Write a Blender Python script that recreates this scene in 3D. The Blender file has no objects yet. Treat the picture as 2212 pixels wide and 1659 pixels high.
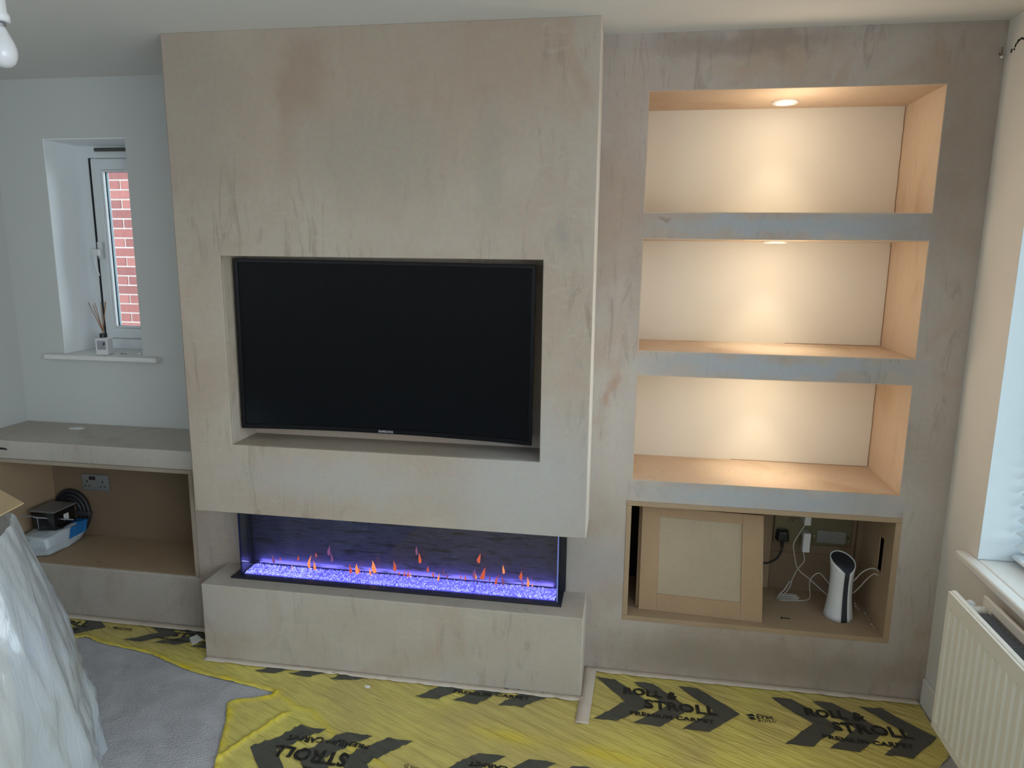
import bpy, bmesh, math, random
from mathutils import Vector, Matrix, noise
random.seed(7)
S = bpy.context.scene
COL = S.collection

# ------------------------------------------------------------------ camera
yaw, pit, rol = -0.160488, -0.184065, 0.010716
cy, sy, cp, sp, cr, sr = math.cos(yaw), math.sin(yaw), math.cos(pit), math.sin(pit), math.cos(rol), math.sin(rol)
fw = Vector((sy*cp, cy*cp, sp)); r0 = Vector((cy, -sy, 0)); u0 = r0.cross(fw)
rv = cr*r0 + sr*u0; uv = -sr*r0 + cr*u0
cam_d = bpy.data.cameras.new('camera'); cam = bpy.data.objects.new('camera', cam_d); COL.objects.link(cam)
M = Matrix.Identity(4)
for i in range(3):
    M[i][0] = rv[i]; M[i][1] = uv[i]; M[i][2] = -fw[i]
M[0][3], M[1][3], M[2][3] = 1.66014, -2.44913, 1.66212
cam.matrix_world = M
cam_d.sensor_width = 36; cam_d.lens = 1541.33/2212*36; cam_d.clip_start = 0.05; cam_d.clip_end = 100
S.camera = cam

# ------------------------------------------------------------------ world, light, exposure
w = bpy.data.worlds.new('sky'); S.world = w; w.use_nodes = True
nt = w.node_tree; nt.nodes.clear()
wo = nt.nodes.new('ShaderNodeOutputWorld'); bg = nt.nodes.new('ShaderNodeBackground')
gr = nt.nodes.new('ShaderNodeValToRGB'); tc = nt.nodes.new('ShaderNodeTexCoord'); sx = nt.nodes.new('ShaderNodeSeparateXYZ')
nt.links.new(tc.outputs['Generated'], sx.inputs[0]); nt.links.new(sx.outputs['Z'], gr.inputs[0])
gr.color_ramp.elements[0].position = 0.0; gr.color_ramp.elements[0].color = (0.80, 0.89, 0.97, 1)
gr.color_ramp.elements[1].position = 0.8; gr.color_ramp.elements[1].color = (0.70, 0.84, 1.0, 1)
nt.links.new(gr.outputs[0], bg.inputs[0]); bg.inputs[1].default_value = 8.0
nt.links.new(bg.outputs[0], wo.inputs[0])

def area(name, loc, rot, sx_, sy_, power, col, portal=False):
    l = bpy.data.lights.new(name, 'AREA'); l.shape = 'RECTANGLE'; l.size = sx_; l.size_y = sy_
    l.energy = power; l.color = col
    o = bpy.data.objects.new(name, l); COL.objects.link(o); o.location = loc; o.rotation_euler = rot
    if portal: l.cycles.is_portal = True
    return o
PI = math.pi
# portals only help the sampler find the sky through the windows; side and rear ones are added
area('portal_added_side', (3.09, -3.05, 1.4375), (0, PI/2, 0), 1.52, 2.3, 1, (1, 1, 1), True)
area('portal_blind_window', (3.07, -0.80, 1.40), (0, PI/2, 0), 1.4, 1.48, 1, (1, 1, 1), True)
area('portal_added_rear', (0.0, -5.11, 1.55), (PI/2, 0, 0), 1.0, 0.9, 1, (1, 1, 1), True)
area('portal_small_window', (-0.80, 0.90, 1.65), (-PI/2, 0, 0), 0.42, 0.98, 1, (1, 1, 1), True)

S.view_settings.view_transform = 'Standard'; S.view_settings.look = 'None'
S.view_settings.gamma = 1.0; S.view_settings.use_curve_mapping = False
S.view_settings.exposure = 0.05
S.cycles.use_denoising = True
S.cycles.max_bounces = 8; S.cycles.diffuse_bounces = 5; S.cycles.glossy_bounces = 4
S.cycles.transmission_bounces = 6; S.cycles.transparent_max_bounces = 12
S.cycles.sample_clamp_indirect = 4.0; S.cycles.caustics_reflective = False; S.cycles.caustics_refractive = False
S.cycles.blur_glossy = 1.0

# ------------------------------------------------------------------ dimensions (metres)
H = 2.4; W = 1.5386; D = 0.2064; E = 0.571; F = 0.558; L = -1.2515; R = 2.8153
ZB = 0.6414; ZH = 0.3277
UX = -0.142                      # right end of the alcove unit

# ------------------------------------------------------------------ helpers
class MB:
    def __init__(s): s.v = []; s.f = []
    def box(s, x0, x1, y0, y1, z0, z1):
        b = len(s.v)
        s.v += [(x0,y0,z0),(x1,y0,z0),(x1,y1,z0),(x0,y1,z0),(x0,y0,z1),(x1,y0,z1),(x1,y1,z1),(x0,y1,z1)]
        s.f += [(b,b+3,b+2,b+1),(b+4,b+5,b+6,b+7),(b,b+1,b+5,b+4),(b+1,b+2,b+6,b+5),(b+2,b+3,b+7,b+6),(b+3,b,b+4,b+7)]
        return s
    def hexa(s, p):                       # eight corners in the order of box()
        b = len(s.v); s.v += [tuple(q) for q in p]
        s.f += [(b,b+3,b+2,b+1),(b+4,b+5,b+6,b+7),(b,b+1,b+5,b+4),(b+1,b+2,b+6,b+5),(b+2,b+3,b+7,b+6),(b+3,b,b+4,b+7)]
        return s
    def tube(s, pts, r, n=8, smooth_pts=6, cap=True):
        P = [Vector(p) for p in pts]
        if smooth_pts and len(P) > 2:
            Q = []
            for i in range(len(P)-1):
                a = P[max(i-1,0)]; b_ = P[i]; c = P[i+1]; d = P[min(i+2,len(P)-1)]
                for k in range(smooth_pts):
                    t = k/smooth_pts
                    Q.append(0.5*((2*b_)+(-a+c)*t+(2*a-5*b_+4*c-d)*t*t+(-a+3*b_-3*c+d)*t*t*t))
            Q.append(P[-1]); P = Q
        up = Vector((0.13,0.21,1)).normalized(); base = len(s.v)
        for i, p in enumerate(P):
            t = (P[min(i+1,len(P)-1)]-P[max(i-1,0)])
            if t.length < 1e-9: t = Vector((0,0,1))
            t.normalize()
            a = t.cross(up)
            if a.length < 1e-3: a = t.cross(Vector((1,0,0)))
            a.normalize(); b_ = t.cross(a); up = a.cross(t)
            rr = r(i/(len(P)-1)) if callable(r) else r
            for k in range(n):
                an = 2*PI*k/n
                s.v.append(tuple(p + a*math.cos(an)*rr + b_*math.sin(an)*rr))
        for i in range(len(P)-1):
            for k in range(n):
                k2 = (k+1) % n
                s.f.append((base+i*n+k, base+i*n+k2, base+(i+1)*n+k2, base+(i+1)*n+k))
        if cap:
            s.f.append(tuple(base+k for k in range(n))[::-1]); e = base+(len(P)-1)*n
            s.f.append(tuple(e+k for k in range(n)))
        return s
    def lathe(s, prof, c=(0,0,0), n=24, axis='z'):
        base = len(s.v)
        for (r, z) in prof:
            for k in range(n):
                a = 2*PI*k/n
                p = (r*math.cos(a), r*math.sin(a), z)
                if axis == 'y': p = (p[0], p[2], p[1])
                if axis == 'x': p = (p[2], p[0], p[1])
                s.v.append((c[0]+p[0], c[1]+p[1], c[2]+p[2]))
        m = len(prof)
        for i in range(m-1):
            for k in range(n):
                k2 = (k+1) % n
                s.f.append((base+i*n+k, base+i*n+k2, base+(i+1)*n+k2, base+(i+1)*n+k))
        s.f.append(tuple(base+k for k in range(n))[::-1]); e = base+(m-1)*n
        s.f.append(tuple(e+k for k in range(n)))
        return s
    def slab(s, a0, a1, b0, b1, d0, d1, holes, plane='xz'):
        # panel in a plane with rectangular holes; third axis from d0 to d1
        A = sorted(set([a0,a1]+[h[0] for h in holes]+[h[1] for h in holes]))
        B = sorted(set([b0,b1]+[h[2] for h in holes]+[h[3] for h in holes]))
        idx = {}
        def V(a, b, d):
            k = (round(a,6), round(b,6), d)
            if k not in idx:
                idx[k] = len(s.v)
                dd = d1 if d else d0
                s.v.append((a,dd,b) if plane == 'xz' else ((dd,a,b) if plane == 'yz' else (a,b,dd)))
            return idx[k]
        def solid(i, j):
            if i < 0 or j < 0 or i >= len(A)-1 or j >= len(B)-1: return False
            ca, cb = (A[i]+A[i+1])/2, (B[j]+B[j+1])/2
            return not any(h[0] < ca < h[1] and h[2] < cb < h[3] for h in holes)
        for i in range(len(A)-1):
            for j in range(len(B)-1):
                if not solid(i,j): continue
                a,a2,b,b2 = A[i],A[i+1],B[j],B[j+1]
                s.f.append((V(a,b,0),V(a2,b,0),V(a2,b2,0),V(a,b2,0)))
                s.f.append((V(a,b,1),V(a,b2,1),V(a2,b2,1),V(a2,b,1)))
                if not solid(i-1,j): s.f.append((V(a,b,0),V(a,b2,0),V(a,b2,1),V(a,b,1)))
                if not solid(i+1,j): s.f.append((V(a2,b,0),V(a2,b,1),V(a2,b2,1),V(a2,b2,0)))
                if not solid(i,j-1): s.f.append((V(a,b,0),V(a,b,1),V(a2,b,1),V(a2,b,0)))
                if not solid(i,j+1): s.f.append((V(a,b2,0),V(a2,b2,0),V(a2,b2,1),V(a,b2,1)))
        return s

def empty(name, loc=(0,0,0), rz=0):
    o = bpy.data.objects.new(name, None); COL.objects.link(o); o.location = loc; o.rotation_euler = (0,0,rz)
    o.empty_display_size = 0.05
    return o
def obj(name, mb, mat, parent=None, bevel=0, smooth=False, seg=2, recalc=True):
    me = bpy.data.meshes.new(name); me.from_pydata(mb.v, [], mb.f); me.update()
    if recalc:
        bm = bmesh.new(); bm.from_mesh(me); bmesh.ops.recalc_face_normals(bm, faces=bm.faces); bm.to_mesh(me); bm.free()
    o = bpy.data.objects.new(name, me); COL.objects.link(o)
    if mat: me.materials.append(mat)
    if parent is not None:
        o.parent = parent
    if smooth:
        for p in me.polygons: p.use_smooth = True
    if bevel:
        m = o.modifiers.new('bevel', 'BEVEL'); m.width = bevel; m.segments = seg; m.limit_method = 'ANGLE'; m.angle_limit = 0.7
    return o
def tag(o, label, cat, group=None, kind=None):
    if label: o['label'] = label
    if cat: o['category'] = cat
    if group: o['group'] = group
    if kind: o['kind'] = kind
    return o
def struct(o): o['kind'] = 'structure'; return o

# ------------------------------------------------------------------ materials
def newmat(name):
    m = bpy.data.materials.new(name); m.use_nodes = True
    n = m.node_tree.nodes; b = n['Principled BSDF']
    return m, m.node_tree, b
def N(t, typ, **k):
    n = t.nodes.new(typ)
    for a, v in k.items():
        if a in n.inputs: n.inputs[a].default_value = v
        else: setattr(n, a, v)
    return n
def plain(name, col, rough=0.5, metal=0.0, spec=0.5, bump=0, bscale=200, var=0.0, vscale=8, emit=None, es=0):
    m, t, b = newmat(name)
    b.inputs['Base Color'].default_value = (*col, 1); b.inputs['Roughness'].default_value = rough
    b.inputs['Metallic'].default_value = metal; b.inputs['Specular IOR Level'].default_value = spec
    g = N(t, 'ShaderNodeNewGeometry')
    nz = N(t, 'ShaderNodeTexNoise', Scale=vscale, Detail=5.0)
    t.links.new(g.outputs['Position'], nz.inputs['Vector'])
    if var:
        mx = N(t, 'ShaderNodeMix', data_type='RGBA')
        mx.inputs[6].default_value = tuple(max(0, c*(1-var)) for c in col)+(1,)
        mx.inputs[7].default_value = tuple(min(1, c*(1+var)) for c in col)+(1,)
        t.links.new(nz.outputs['Fac'], mx.inputs[0]); t.links.new(mx.outputs[2], b.inputs['Base Color'])
    if bump:
        n2 = N(t, 'ShaderNodeTexNoise', Scale=bscale, Detail=3.0); t.links.new(g.outputs['Position'], n2.inputs['Vector'])
        bp = N(t, 'ShaderNodeBump', Strength=bump, Distance=0.002); t.links.new(n2.outputs['Fac'], bp.inputs['Height'])
        t.links.new(bp.outputs[0], b.inputs['Normal'])
    if emit:
        b.inputs['Emission Color'].default_value = (*emit, 1); b.inputs['Emission Strength'].default_value = es
    return m

def plaster(name, cA, cB, cC, blobs=(), vert=True, seed=0.0, streak=0.55, thr=(0.35, 0.65)):
    """fresh gypsum plaster: two broad tones, pinker patches, trowel streaks, stains and tone patches at set spots"""
    m, t, b = newmat(name); b.inputs['Roughness'].default_value = 0.75; b.inputs['Specular IOR Level'].default_value = 0.25
    g = N(t, 'ShaderNodeNewGeometry')
    off = N(t, 'ShaderNodeVectorMath', operation='ADD'); off.inputs[1].default_value = (seed, seed*0.7, seed*1.3)
    t.links.new(g.outputs['Position'], off.inputs[0])
    def noise_n(scale, detail, stretch=(1,1,1), dist=0.0, rough=0.55):
        mp = N(t, 'ShaderNodeMapping'); mp.inputs['Scale'].default_value = stretch
        t.links.new(off.outputs[0], mp.inputs[0])
        n = N(t, 'ShaderNodeTexNoise', Scale=scale, Detail=detail, Distortion=dist, Roughness=rough)
        t.links.new(mp.outputs[0], n.inputs['Vector']); return n
    def ramp(src, p0, p1):
        r = N(t, 'ShaderNodeMapRange', interpolation_type='SMOOTHSTEP'); r.inputs[1].default_value = p0; r.inputs[2].default_value = p1
        t.links.new(src, r.inputs[0]); return r.outputs[0]
    def mix(f, a, c, blend='MIX'):
        x = N(t, 'ShaderNodeMix', data_type='RGBA', blend_type=blend)
        if isinstance(f, float): x.inputs[0].default_value = f
        else: t.links.new(f, x.inputs[0])
        if isinstance(a, tuple): x.inputs[6].default_value = (*a, 1)
        else: t.links.new(a, x.inputs[6])
        if isinstance(c, tuple): x.inputs[7].default_value = (*c, 1)
        else: t.links.new(c, x.inputs[7])
        return x.outputs[2]
    big = noise_n(1.3, 4, (1,1,1), 0.6)
    c = mix(ramp(big.outputs['Fac'], *thr), cA, cB)
    pink = noise_n(3.1, 5, (1,1,0.8), 1.2)
    c = mix(ramp(pink.outputs['Fac'], 0.5, 0.75), c, cC)
    st = noise_n(7.0, 6, (2.6,2.6,0.45) if vert else (0.5,0.5,3.0), 1.6, 0.65)
    dark = tuple(x*0.76 for x in cA); light = tuple(min(1, x*1.12) for x in cB)
    mk = noise_n(1.9, 2, (1,1,1), 0.3)
    s1 = N(t, 'ShaderNodeMath', operation='MULTIPLY'); t.links.new(ramp(st.outputs['Fac'], 0.52, 0.70), s1.inputs[0]); t.links.new(ramp(mk.outputs['Fac'], 0.36, 0.60), s1.inputs[1])
    s2 = N(t, 'ShaderNodeMath', operation='MULTIPLY'); t.links.new(s1.outputs[0], s2.inputs[0]); s2.inputs[1].default_value = streak
    c = mix(s2.outputs[0], c, dark)
    st2 = noise_n(9.0, 6, (0.6,0.6,2.0) if vert else (2.4,2.4,0.6), 2.0, 0.65)
    s3 = N(t, 'ShaderNodeMath', operation='MULTIPLY'); t.links.new(ramp(st2.outputs['Fac'], 0.55, 0.75), s3.inputs[0]); s3.inputs[1].default_value = streak*0.45
    c = mix(s3.outputs[0], c, light)
    for (bx, by, bz, rx, rz, col, amt) in blobs:
        sb = N(t, 'ShaderNodeVectorMath', operation='SUBTRACT'); sb.inputs[1].default_value = (bx, by, bz)
        nd = N(t, 'ShaderNodeTexNoise', Scale=9.0, Detail=5.0); t.links.new(g.outputs['Position'], nd.inputs['Vector'])
        dd = N(t, 'ShaderNodeVectorMath', operation='SUBTRACT'); t.links.new(nd.outputs['Color'], dd.inputs[0]); dd.inputs[1].default_value = (0.5,0.5,0.5)
        ds = N(t, 'ShaderNodeVectorMath', operation='SCALE'); t.links.new(dd.outputs[0], ds.inputs[0]); ds.inputs['Scale'].default_value = 0.16
        ad = N(t, 'ShaderNodeVectorMath', operation='ADD'); t.links.new(g.outputs['Position'], ad.inputs[0]); t.links.new(ds.outputs[0], ad.inputs[1])
        t.links.new(ad.outputs[0], sb.inputs[0])
        sc = N(t, 'ShaderNodeVectorMath', operation='MULTIPLY'); sc.inputs[1].default_value = (1/rx, 1/rx, 1/rz); t.links.new(sb.outputs[0], sc.inputs[0])
        ln = N(t, 'ShaderNodeVectorMath', operation='LENGTH'); t.links.new(sc.outputs[0], ln.inputs[0])
        r = N(t, 'ShaderNodeMapRange', interpolation_type='SMOOTHSTEP'); r.inputs[1].default_value = 1.0; r.inputs[2].default_value = 0.2
        r.inputs[3].default_value = 0.0; r.inputs[4].default_value = amt
        t.links.new(ln.outputs['Value'], r.inputs[0])
        c = mix(r.outputs[0], c, col)
    fine = noise_n(60, 4)
    c = mix(0.10, c, fine.outputs['Color'], 'OVERLAY')
    t.links.new(c, b.inputs['Base Color'])
    bp = N(t, 'ShaderNodeBump', Strength=0.10, Distance=0.004); t.links.new(st.outputs['Fac'], bp.inputs['Height'])
    t.links.new(bp.outputs[0], b.inputs['Normal'])
    return m

BR = (0.33, 0.235, 0.17)
m_breast = plaster('plaster_breast', (0.42,0.338,0.265), (0.475,0.415,0.345), (0.43,0.332,0.255), seed=0.0, streak=0.95, blobs=(
    (0.8,0,2.15,1.05,0.55,(0.385,0.300,0.228),0.75),
    (0.52,0,2.24,0.13,0.20,BR,0.5), (0.46,0,2.10,0.06,0.22,BR,0.3), (0.05,0,2.1,0.35,0.7,(0.35,0.295,0.245),0.6),
    (1.18,0,1.95,0.08,0.32,(0.34,0.30,0.25),0.4), (0.75,0,2.0,0.4,0.25,(0.36,0.32,0.27),0.5),
    (1.42,0,1.72,0.06,0.08,(0.29,0.28,0.26),0.4), (1.35,0,0.8,0.5,0.5,(0.42,0.415,0.40),0.7), (0.6,0,0.8,0.6,0.14,(0.45,0.44,0.41),0.6)))
m_hearth = plaster('plaster_hearth', (0.435,0.375,0.31), (0.485,0.435,0.375), (0.425,0.345,0.275), seed=3.1, streak=0.6)
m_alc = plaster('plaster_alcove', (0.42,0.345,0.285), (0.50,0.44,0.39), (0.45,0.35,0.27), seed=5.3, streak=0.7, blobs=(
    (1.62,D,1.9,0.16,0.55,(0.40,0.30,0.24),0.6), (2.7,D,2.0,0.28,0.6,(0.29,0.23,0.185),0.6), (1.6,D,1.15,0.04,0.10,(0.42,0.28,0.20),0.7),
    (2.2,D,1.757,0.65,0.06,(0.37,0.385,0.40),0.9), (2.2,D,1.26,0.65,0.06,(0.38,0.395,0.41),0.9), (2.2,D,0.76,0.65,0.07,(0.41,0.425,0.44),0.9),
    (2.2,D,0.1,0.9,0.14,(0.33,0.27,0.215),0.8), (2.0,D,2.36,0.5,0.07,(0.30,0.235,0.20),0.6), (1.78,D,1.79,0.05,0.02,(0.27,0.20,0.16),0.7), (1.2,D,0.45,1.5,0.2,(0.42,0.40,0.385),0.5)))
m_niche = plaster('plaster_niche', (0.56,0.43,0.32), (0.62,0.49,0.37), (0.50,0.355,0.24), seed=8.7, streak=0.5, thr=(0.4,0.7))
m_unit = plaster('plaster_unit', (0.45,0.40,0.345), (0.51,0.47,0.42), (0.41,0.34,0.28), seed=11.2, streak=0.6)
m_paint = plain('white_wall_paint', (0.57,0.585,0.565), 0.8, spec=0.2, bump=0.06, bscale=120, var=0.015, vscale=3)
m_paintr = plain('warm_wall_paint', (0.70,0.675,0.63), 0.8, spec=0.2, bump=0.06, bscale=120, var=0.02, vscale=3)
m_ceil = plain('ceiling_paint', (0.73,0.72,0.69), 0.85, spec=0.15, bump=0.05, bscale=90, var=0.015, vscale=2)
m_nback = plain('niche_cream_paint', (0.70,0.66,0.57), 0.65, spec=0.3, bump=0.05, bscale=80, var=0.03, vscale=4)
m_gloss = plain('white_gloss_trim', (0.74,0.73,0.70), 0.35)
m_pvc = plain('white_upvc', (0.72,0.76,0.78), 0.3)
m_rad = plain('radiator_enamel', (0.80,0.78,0.71), 0.35)
m_fin = plain('convector_steel', (0.30,0.305,0.33), 0.5, 0.3)
def mdf_mat(name, col, speck=0.12):
    m = plain(name, col, 0.7, spec=0.25, bump=0.08, bscale=400, var=speck, vscale=6)
    t = m.node_tree; b = t.nodes['Principled BSDF']; src = b.inputs['Base Color'].links[0].from_socket
    g = [n for n in t.nodes if n.bl_idname == 'ShaderNodeNewGeometry'][0]
    f = N(t, 'ShaderNodeTexNoise', Scale=320.0, Detail=2.0); t.links.new(g.outputs['Position'], f.inputs['Vector'])
    x = N(t, 'ShaderNodeMix', data_type='RGBA', blend_type='OVERLAY'); x.inputs[0].default_value = 0.35
    t.links.new(src, x.inputs[6]); t.links.new(f.outputs['Color'], x.inputs[7]); t.links.new(x.outputs[2], b.inputs['Base Color'])
    return m
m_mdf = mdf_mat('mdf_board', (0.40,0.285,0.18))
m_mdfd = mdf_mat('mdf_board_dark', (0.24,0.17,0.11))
m_mdff = mdf_mat('dusty_mdf_edge', (0.38,0.31,0.24))
m_door = mdf_mat('mdf_door_frame', (0.43,0.29,0.175))
m_dpan = mdf_mat('mdf_door_panel', (0.46,0.37,0.26), 0.08)
m_dedge = mdf_mat('mdf_raw_edge', (0.33,0.18,0.09))
m_black = plain('black_plastic', (0.012,0.012,0.015), 0.35)
m_void = plain('dark_void', (0.01,0.01,0.01), 0.9)
m_blackm = plain('black_matt_metal', (0.015,0.016,0.022), 0.4)
m_whitep = plain('white_plastic', (0.74,0.75,0.76), 0.35)
m_cable = plain('grey_white_cable', (0.55,0.52,0.48), 0.5)
m_steel = plain('brushed_steel', (0.38,0.40,0.41), 0.35, 0.7)
m_brass = plain('dull_brass_plate', (0.20,0.175,0.11), 0.4, 0.5)
m_card = mdf_mat('cardboard', (0.52,0.38,0.22), 0.06)
m_wood = plain('reed_wood', (0.33,0.17,0.08), 0.6, var=0.2, vscale=60)
m_chrome = plain('chrome', (0.7,0.7,0.7), 0.2, 1.0)
m_tape = plain('masking_tape', (0.62,0.53,0.44), 0.75, var=0.10, vscale=30, bump=0.15, bscale=60)
m_paper = plain('white_paper', (0.75,0.75,0.73), 0.7)
m_ink = plain('black_print', (0.012,0.012,0.010), 0.4)
m_chev = plain('charcoal_print', (0.072,0.072,0.058), 0.38, var=0.15, vscale=20)
m_logo = plain('silver_lettering', (0.45,0.45,0.47), 0.4)

def glass_mat(name, tint=(1,1,1), gloss=0.08, rough=0.02):
    m = bpy.data.materials.new(name); m.use_nodes = True; t = m.node_tree; t.nodes.clear()
    o = N(t, 'ShaderNodeOutputMaterial'); tr = N(t, 'ShaderNodeBsdfTransparent'); tr.inputs[0].default_value = (*tint, 1)
    gl = N(t, 'ShaderNodeBsdfGlossy'); gl.inputs['Roughness'].default_value = rough
    fr = N(t, 'ShaderNodeFresnel'); fr.inputs[0].default_value = 1.45
    mx = N(t, 'ShaderNodeMixShader'); mu = N(t, 'ShaderNodeMath', operation='MULTIPLY'); mu.inputs[1].default_value = gloss*12
    t.links.new(fr.outputs[0], mu.inputs[0]); t.links.new(mu.outputs[0], mx.inputs[0])
    t.links.new(tr.outputs[0], mx.inputs[1]); t.links.new(gl.outputs[0], mx.inputs[2]); t.links.new(mx.outputs[0], o.inputs[0])
    return m
m_glass = glass_mat('window_glass', (0.93,0.97,0.96))
m_fglass = glass_mat('fire_glass', (0.90,0.92,0.97), 0.07)
m_tubg = glass_mat('clear_tub_plastic', (0.62,0.64,0.68), 0.12, 0.15)

# translucent films
def film(name, col, alpha, trans, rough, bump=0.0, attr=None, col2=None, var=None):
    m = bpy.data.materials.new(name); m.use_nodes = True; t = m.node_tree; t.nodes.clear()
    o = N(t, 'ShaderNodeOutputMaterial'); b = N(t, 'ShaderNodeBsdfPrincipled'); b.inputs['Base Color'].default_value = (*col,1)
    b.inputs['Roughness'].default_value = rough; b.inputs['Specular IOR Level'].default_value = 0.6
    g = N(t, 'ShaderNodeNewGeometry')
    csock = None
    if var:
        nz = N(t, 'ShaderNodeTexNoise', Scale=2.2, Detail=4.0, Distortion=0.8); t.links.new(g.outputs['Position'], nz.inputs['Vector'])
        r = N(t, 'ShaderNodeMapRange'); r.inputs[1].default_value = 0.35; r.inputs[2].default_value = 0.65; t.links.new(nz.outputs['Fac'], r.inputs[0])
        x = N(t, 'ShaderNodeMix', data_type='RGBA'); x.inputs[6].default_value = (*col,1); x.inputs[7].default_value = (*var,1)
        t.links.new(r.outputs[0], x.inputs[0]); csock = x.outputs[2]
    if attr:
        a = N(t, 'ShaderNodeAttribute', attribute_name=attr)
        x = N(t, 'ShaderNodeMix', data_type='RGBA'); x.inputs[7].default_value = (*col2,1)
        if csock: t.links.new(csock, x.inputs[6])
        else: x.inputs[6].default_value = (*col,1)
        t.links.new(a.outputs['Fac'], x.inputs[0]); csock = x.outputs[2]
    if csock: t.links.new(csock, b.inputs['Base Color'])
    if bump:
        m0 = N(t, 'ShaderNodeMapping'); m0.inputs['Rotation'].default_value = (0,0,0.49); t.links.new(g.outputs['Position'], m0.inputs[0])
        mp = N(t, 'ShaderNodeMapping'); mp.inputs['Scale'].default_value = (0.8,5,1)
        t.links.new(m0.outputs[0], mp.inputs[0])
        n2 = N(t, 'ShaderNodeTexNoise', Scale=9.0, Detail=6.0, Distortion=0.8); t.links.new(mp.outputs[0], n2.inputs['Vector'])
        bp = N(t, 'ShaderNodeBump', Strength=bump, Distance=0.02); t.links.new(n2.outputs['Fac'], bp.inputs['Height']); t.links.new(bp.outputs[0], b.inputs['Normal'])
    cur = b.outputs[0]
    if trans:
        tl = N(t, 'ShaderNodeBsdfTranslucent'); tl.inputs[0].default_value = (*col,1)
        mx = N(t, 'ShaderNodeMixShader'); mx.inputs[0].default_value = trans
        t.links.new(cur, mx.inputs[1]); t.links.new(tl.outputs[0], mx.inputs[2]); cur = mx.outputs[0]
    if alpha < 1:
        tp = N(t, 'ShaderNodeBsdfTransparent'); mx = N(t, 'ShaderNodeMixShader'); mx.inputs[0].default_value = alpha
        t.links.new(tp.outputs[0], mx.inputs[1]); t.links.new(cur, mx.inputs[2]); cur = mx.outputs[0]
    t.links.new(cur, o.inputs[0])
    return m
m_film = film('yellow_floor_film', (0.71,0.61,0.14), 1, 0, 0.24, 0.75, 'fold', (0.80,0.62,0.03), (0.56,0.45,0.15))
m_poly = film('milky_polythene', (0.76,0.84,0.91), 0.68, 0.25, 0.10, 0.30)
_pb = [n for n in m_poly.node_tree.nodes if n.bl_idname == 'ShaderNodeBsdfPrincipled'][0]
_pb.inputs['Specular IOR Level'].default_value = 1.0; _pb.inputs['Coat Weight'].default_value = 0.8; _pb.inputs['Coat Roughness'].default_value = 0.06

# carpet
m_carpet, t, b = newmat('grey_carpet')
b.inputs['Roughness'].default_value = 0.95; b.inputs['Specular IOR Level'].default_value = 0.1
g = N(t, 'ShaderNodeNewGeometry'); n1 = N(t, 'ShaderNodeTexNoise', Scale=150.0, Detail=4.0); n2 = N(t, 'ShaderNodeTexNoise', Scale=7.0, Detail=5.0, Distortion=1.0)
for n in (n1, n2): t.links.new(g.outputs['Position'], n.inputs['Vector'])
x = N(t, 'ShaderNodeMix', data_type='RGBA'); x.inputs[6].default_value = (0.37,0.36,0.37,1); x.inputs[7].default_value = (0.52,0.51,0.53,1)
t.links.new(n1.outputs['Fac'], x.inputs[0])
x2 = N(t, 'ShaderNodeMix', data_type='RGBA', blend_type='OVERLAY'); x2.inputs[0].default_value = 0.35
t.links.new(x.outputs[2], x2.inputs[6]); t.links.new(n2.outputs['Fac'], x2.inputs[7]); t.links.new(x2.outputs[2], b.inputs['Base Color'])
bp = N(t, 'ShaderNodeBump', Strength=0.9, Distance=0.006); t.links.new(n1.outputs['Fac'], bp.inputs['Height']); t.links.new(bp.outputs[0], b.inputs['Normal'])

# ================================================================== STRUCTURE
m_shade_board = plain('void_shade_board', (0.03,0.025,0.02), 0.9)  # shade of the hollow behind the wall put in as near-black colour
struct(obj('floor', MB().box(L-0.3, R+0.3, -5.1, E+0.2, -0.12, 0), m_carpet))
struct(obj('ceiling', MB().box(L-0.3, R+0.3, -5.1, E+0.2, H, H+0.15), m_ceil))
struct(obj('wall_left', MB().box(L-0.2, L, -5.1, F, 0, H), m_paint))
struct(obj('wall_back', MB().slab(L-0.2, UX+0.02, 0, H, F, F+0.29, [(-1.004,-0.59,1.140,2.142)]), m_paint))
struct(obj('wall_behind_niches', MB().box(UX+0.02, R+0.1, E, E+0.3, 0, H), m_shade_board))
# unseen wall behind the camera, window opening added for fill light
struct(obj('wall_front', MB().slab(L-0.2, R+0.2, 0, H, -5.1, -4.95, [(-0.5,0.5,1.1,2.0)]), m_paintr))
# right wall with the window that holds the blind and an unseen one added behind the camera for light
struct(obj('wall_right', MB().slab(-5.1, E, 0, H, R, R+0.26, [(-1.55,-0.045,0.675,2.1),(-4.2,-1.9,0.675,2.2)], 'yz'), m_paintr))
struct(obj('baseboard_right', MB().box(R-0.015, R, -4.95, 0.194, 0, 0.108), m_gloss, bevel=0.004))
struct(obj('baseboard_left', MB().box(L, L+0.015, -4.95, 0.18, 0, 0.108), m_gloss, bevel=0.004))

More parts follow.
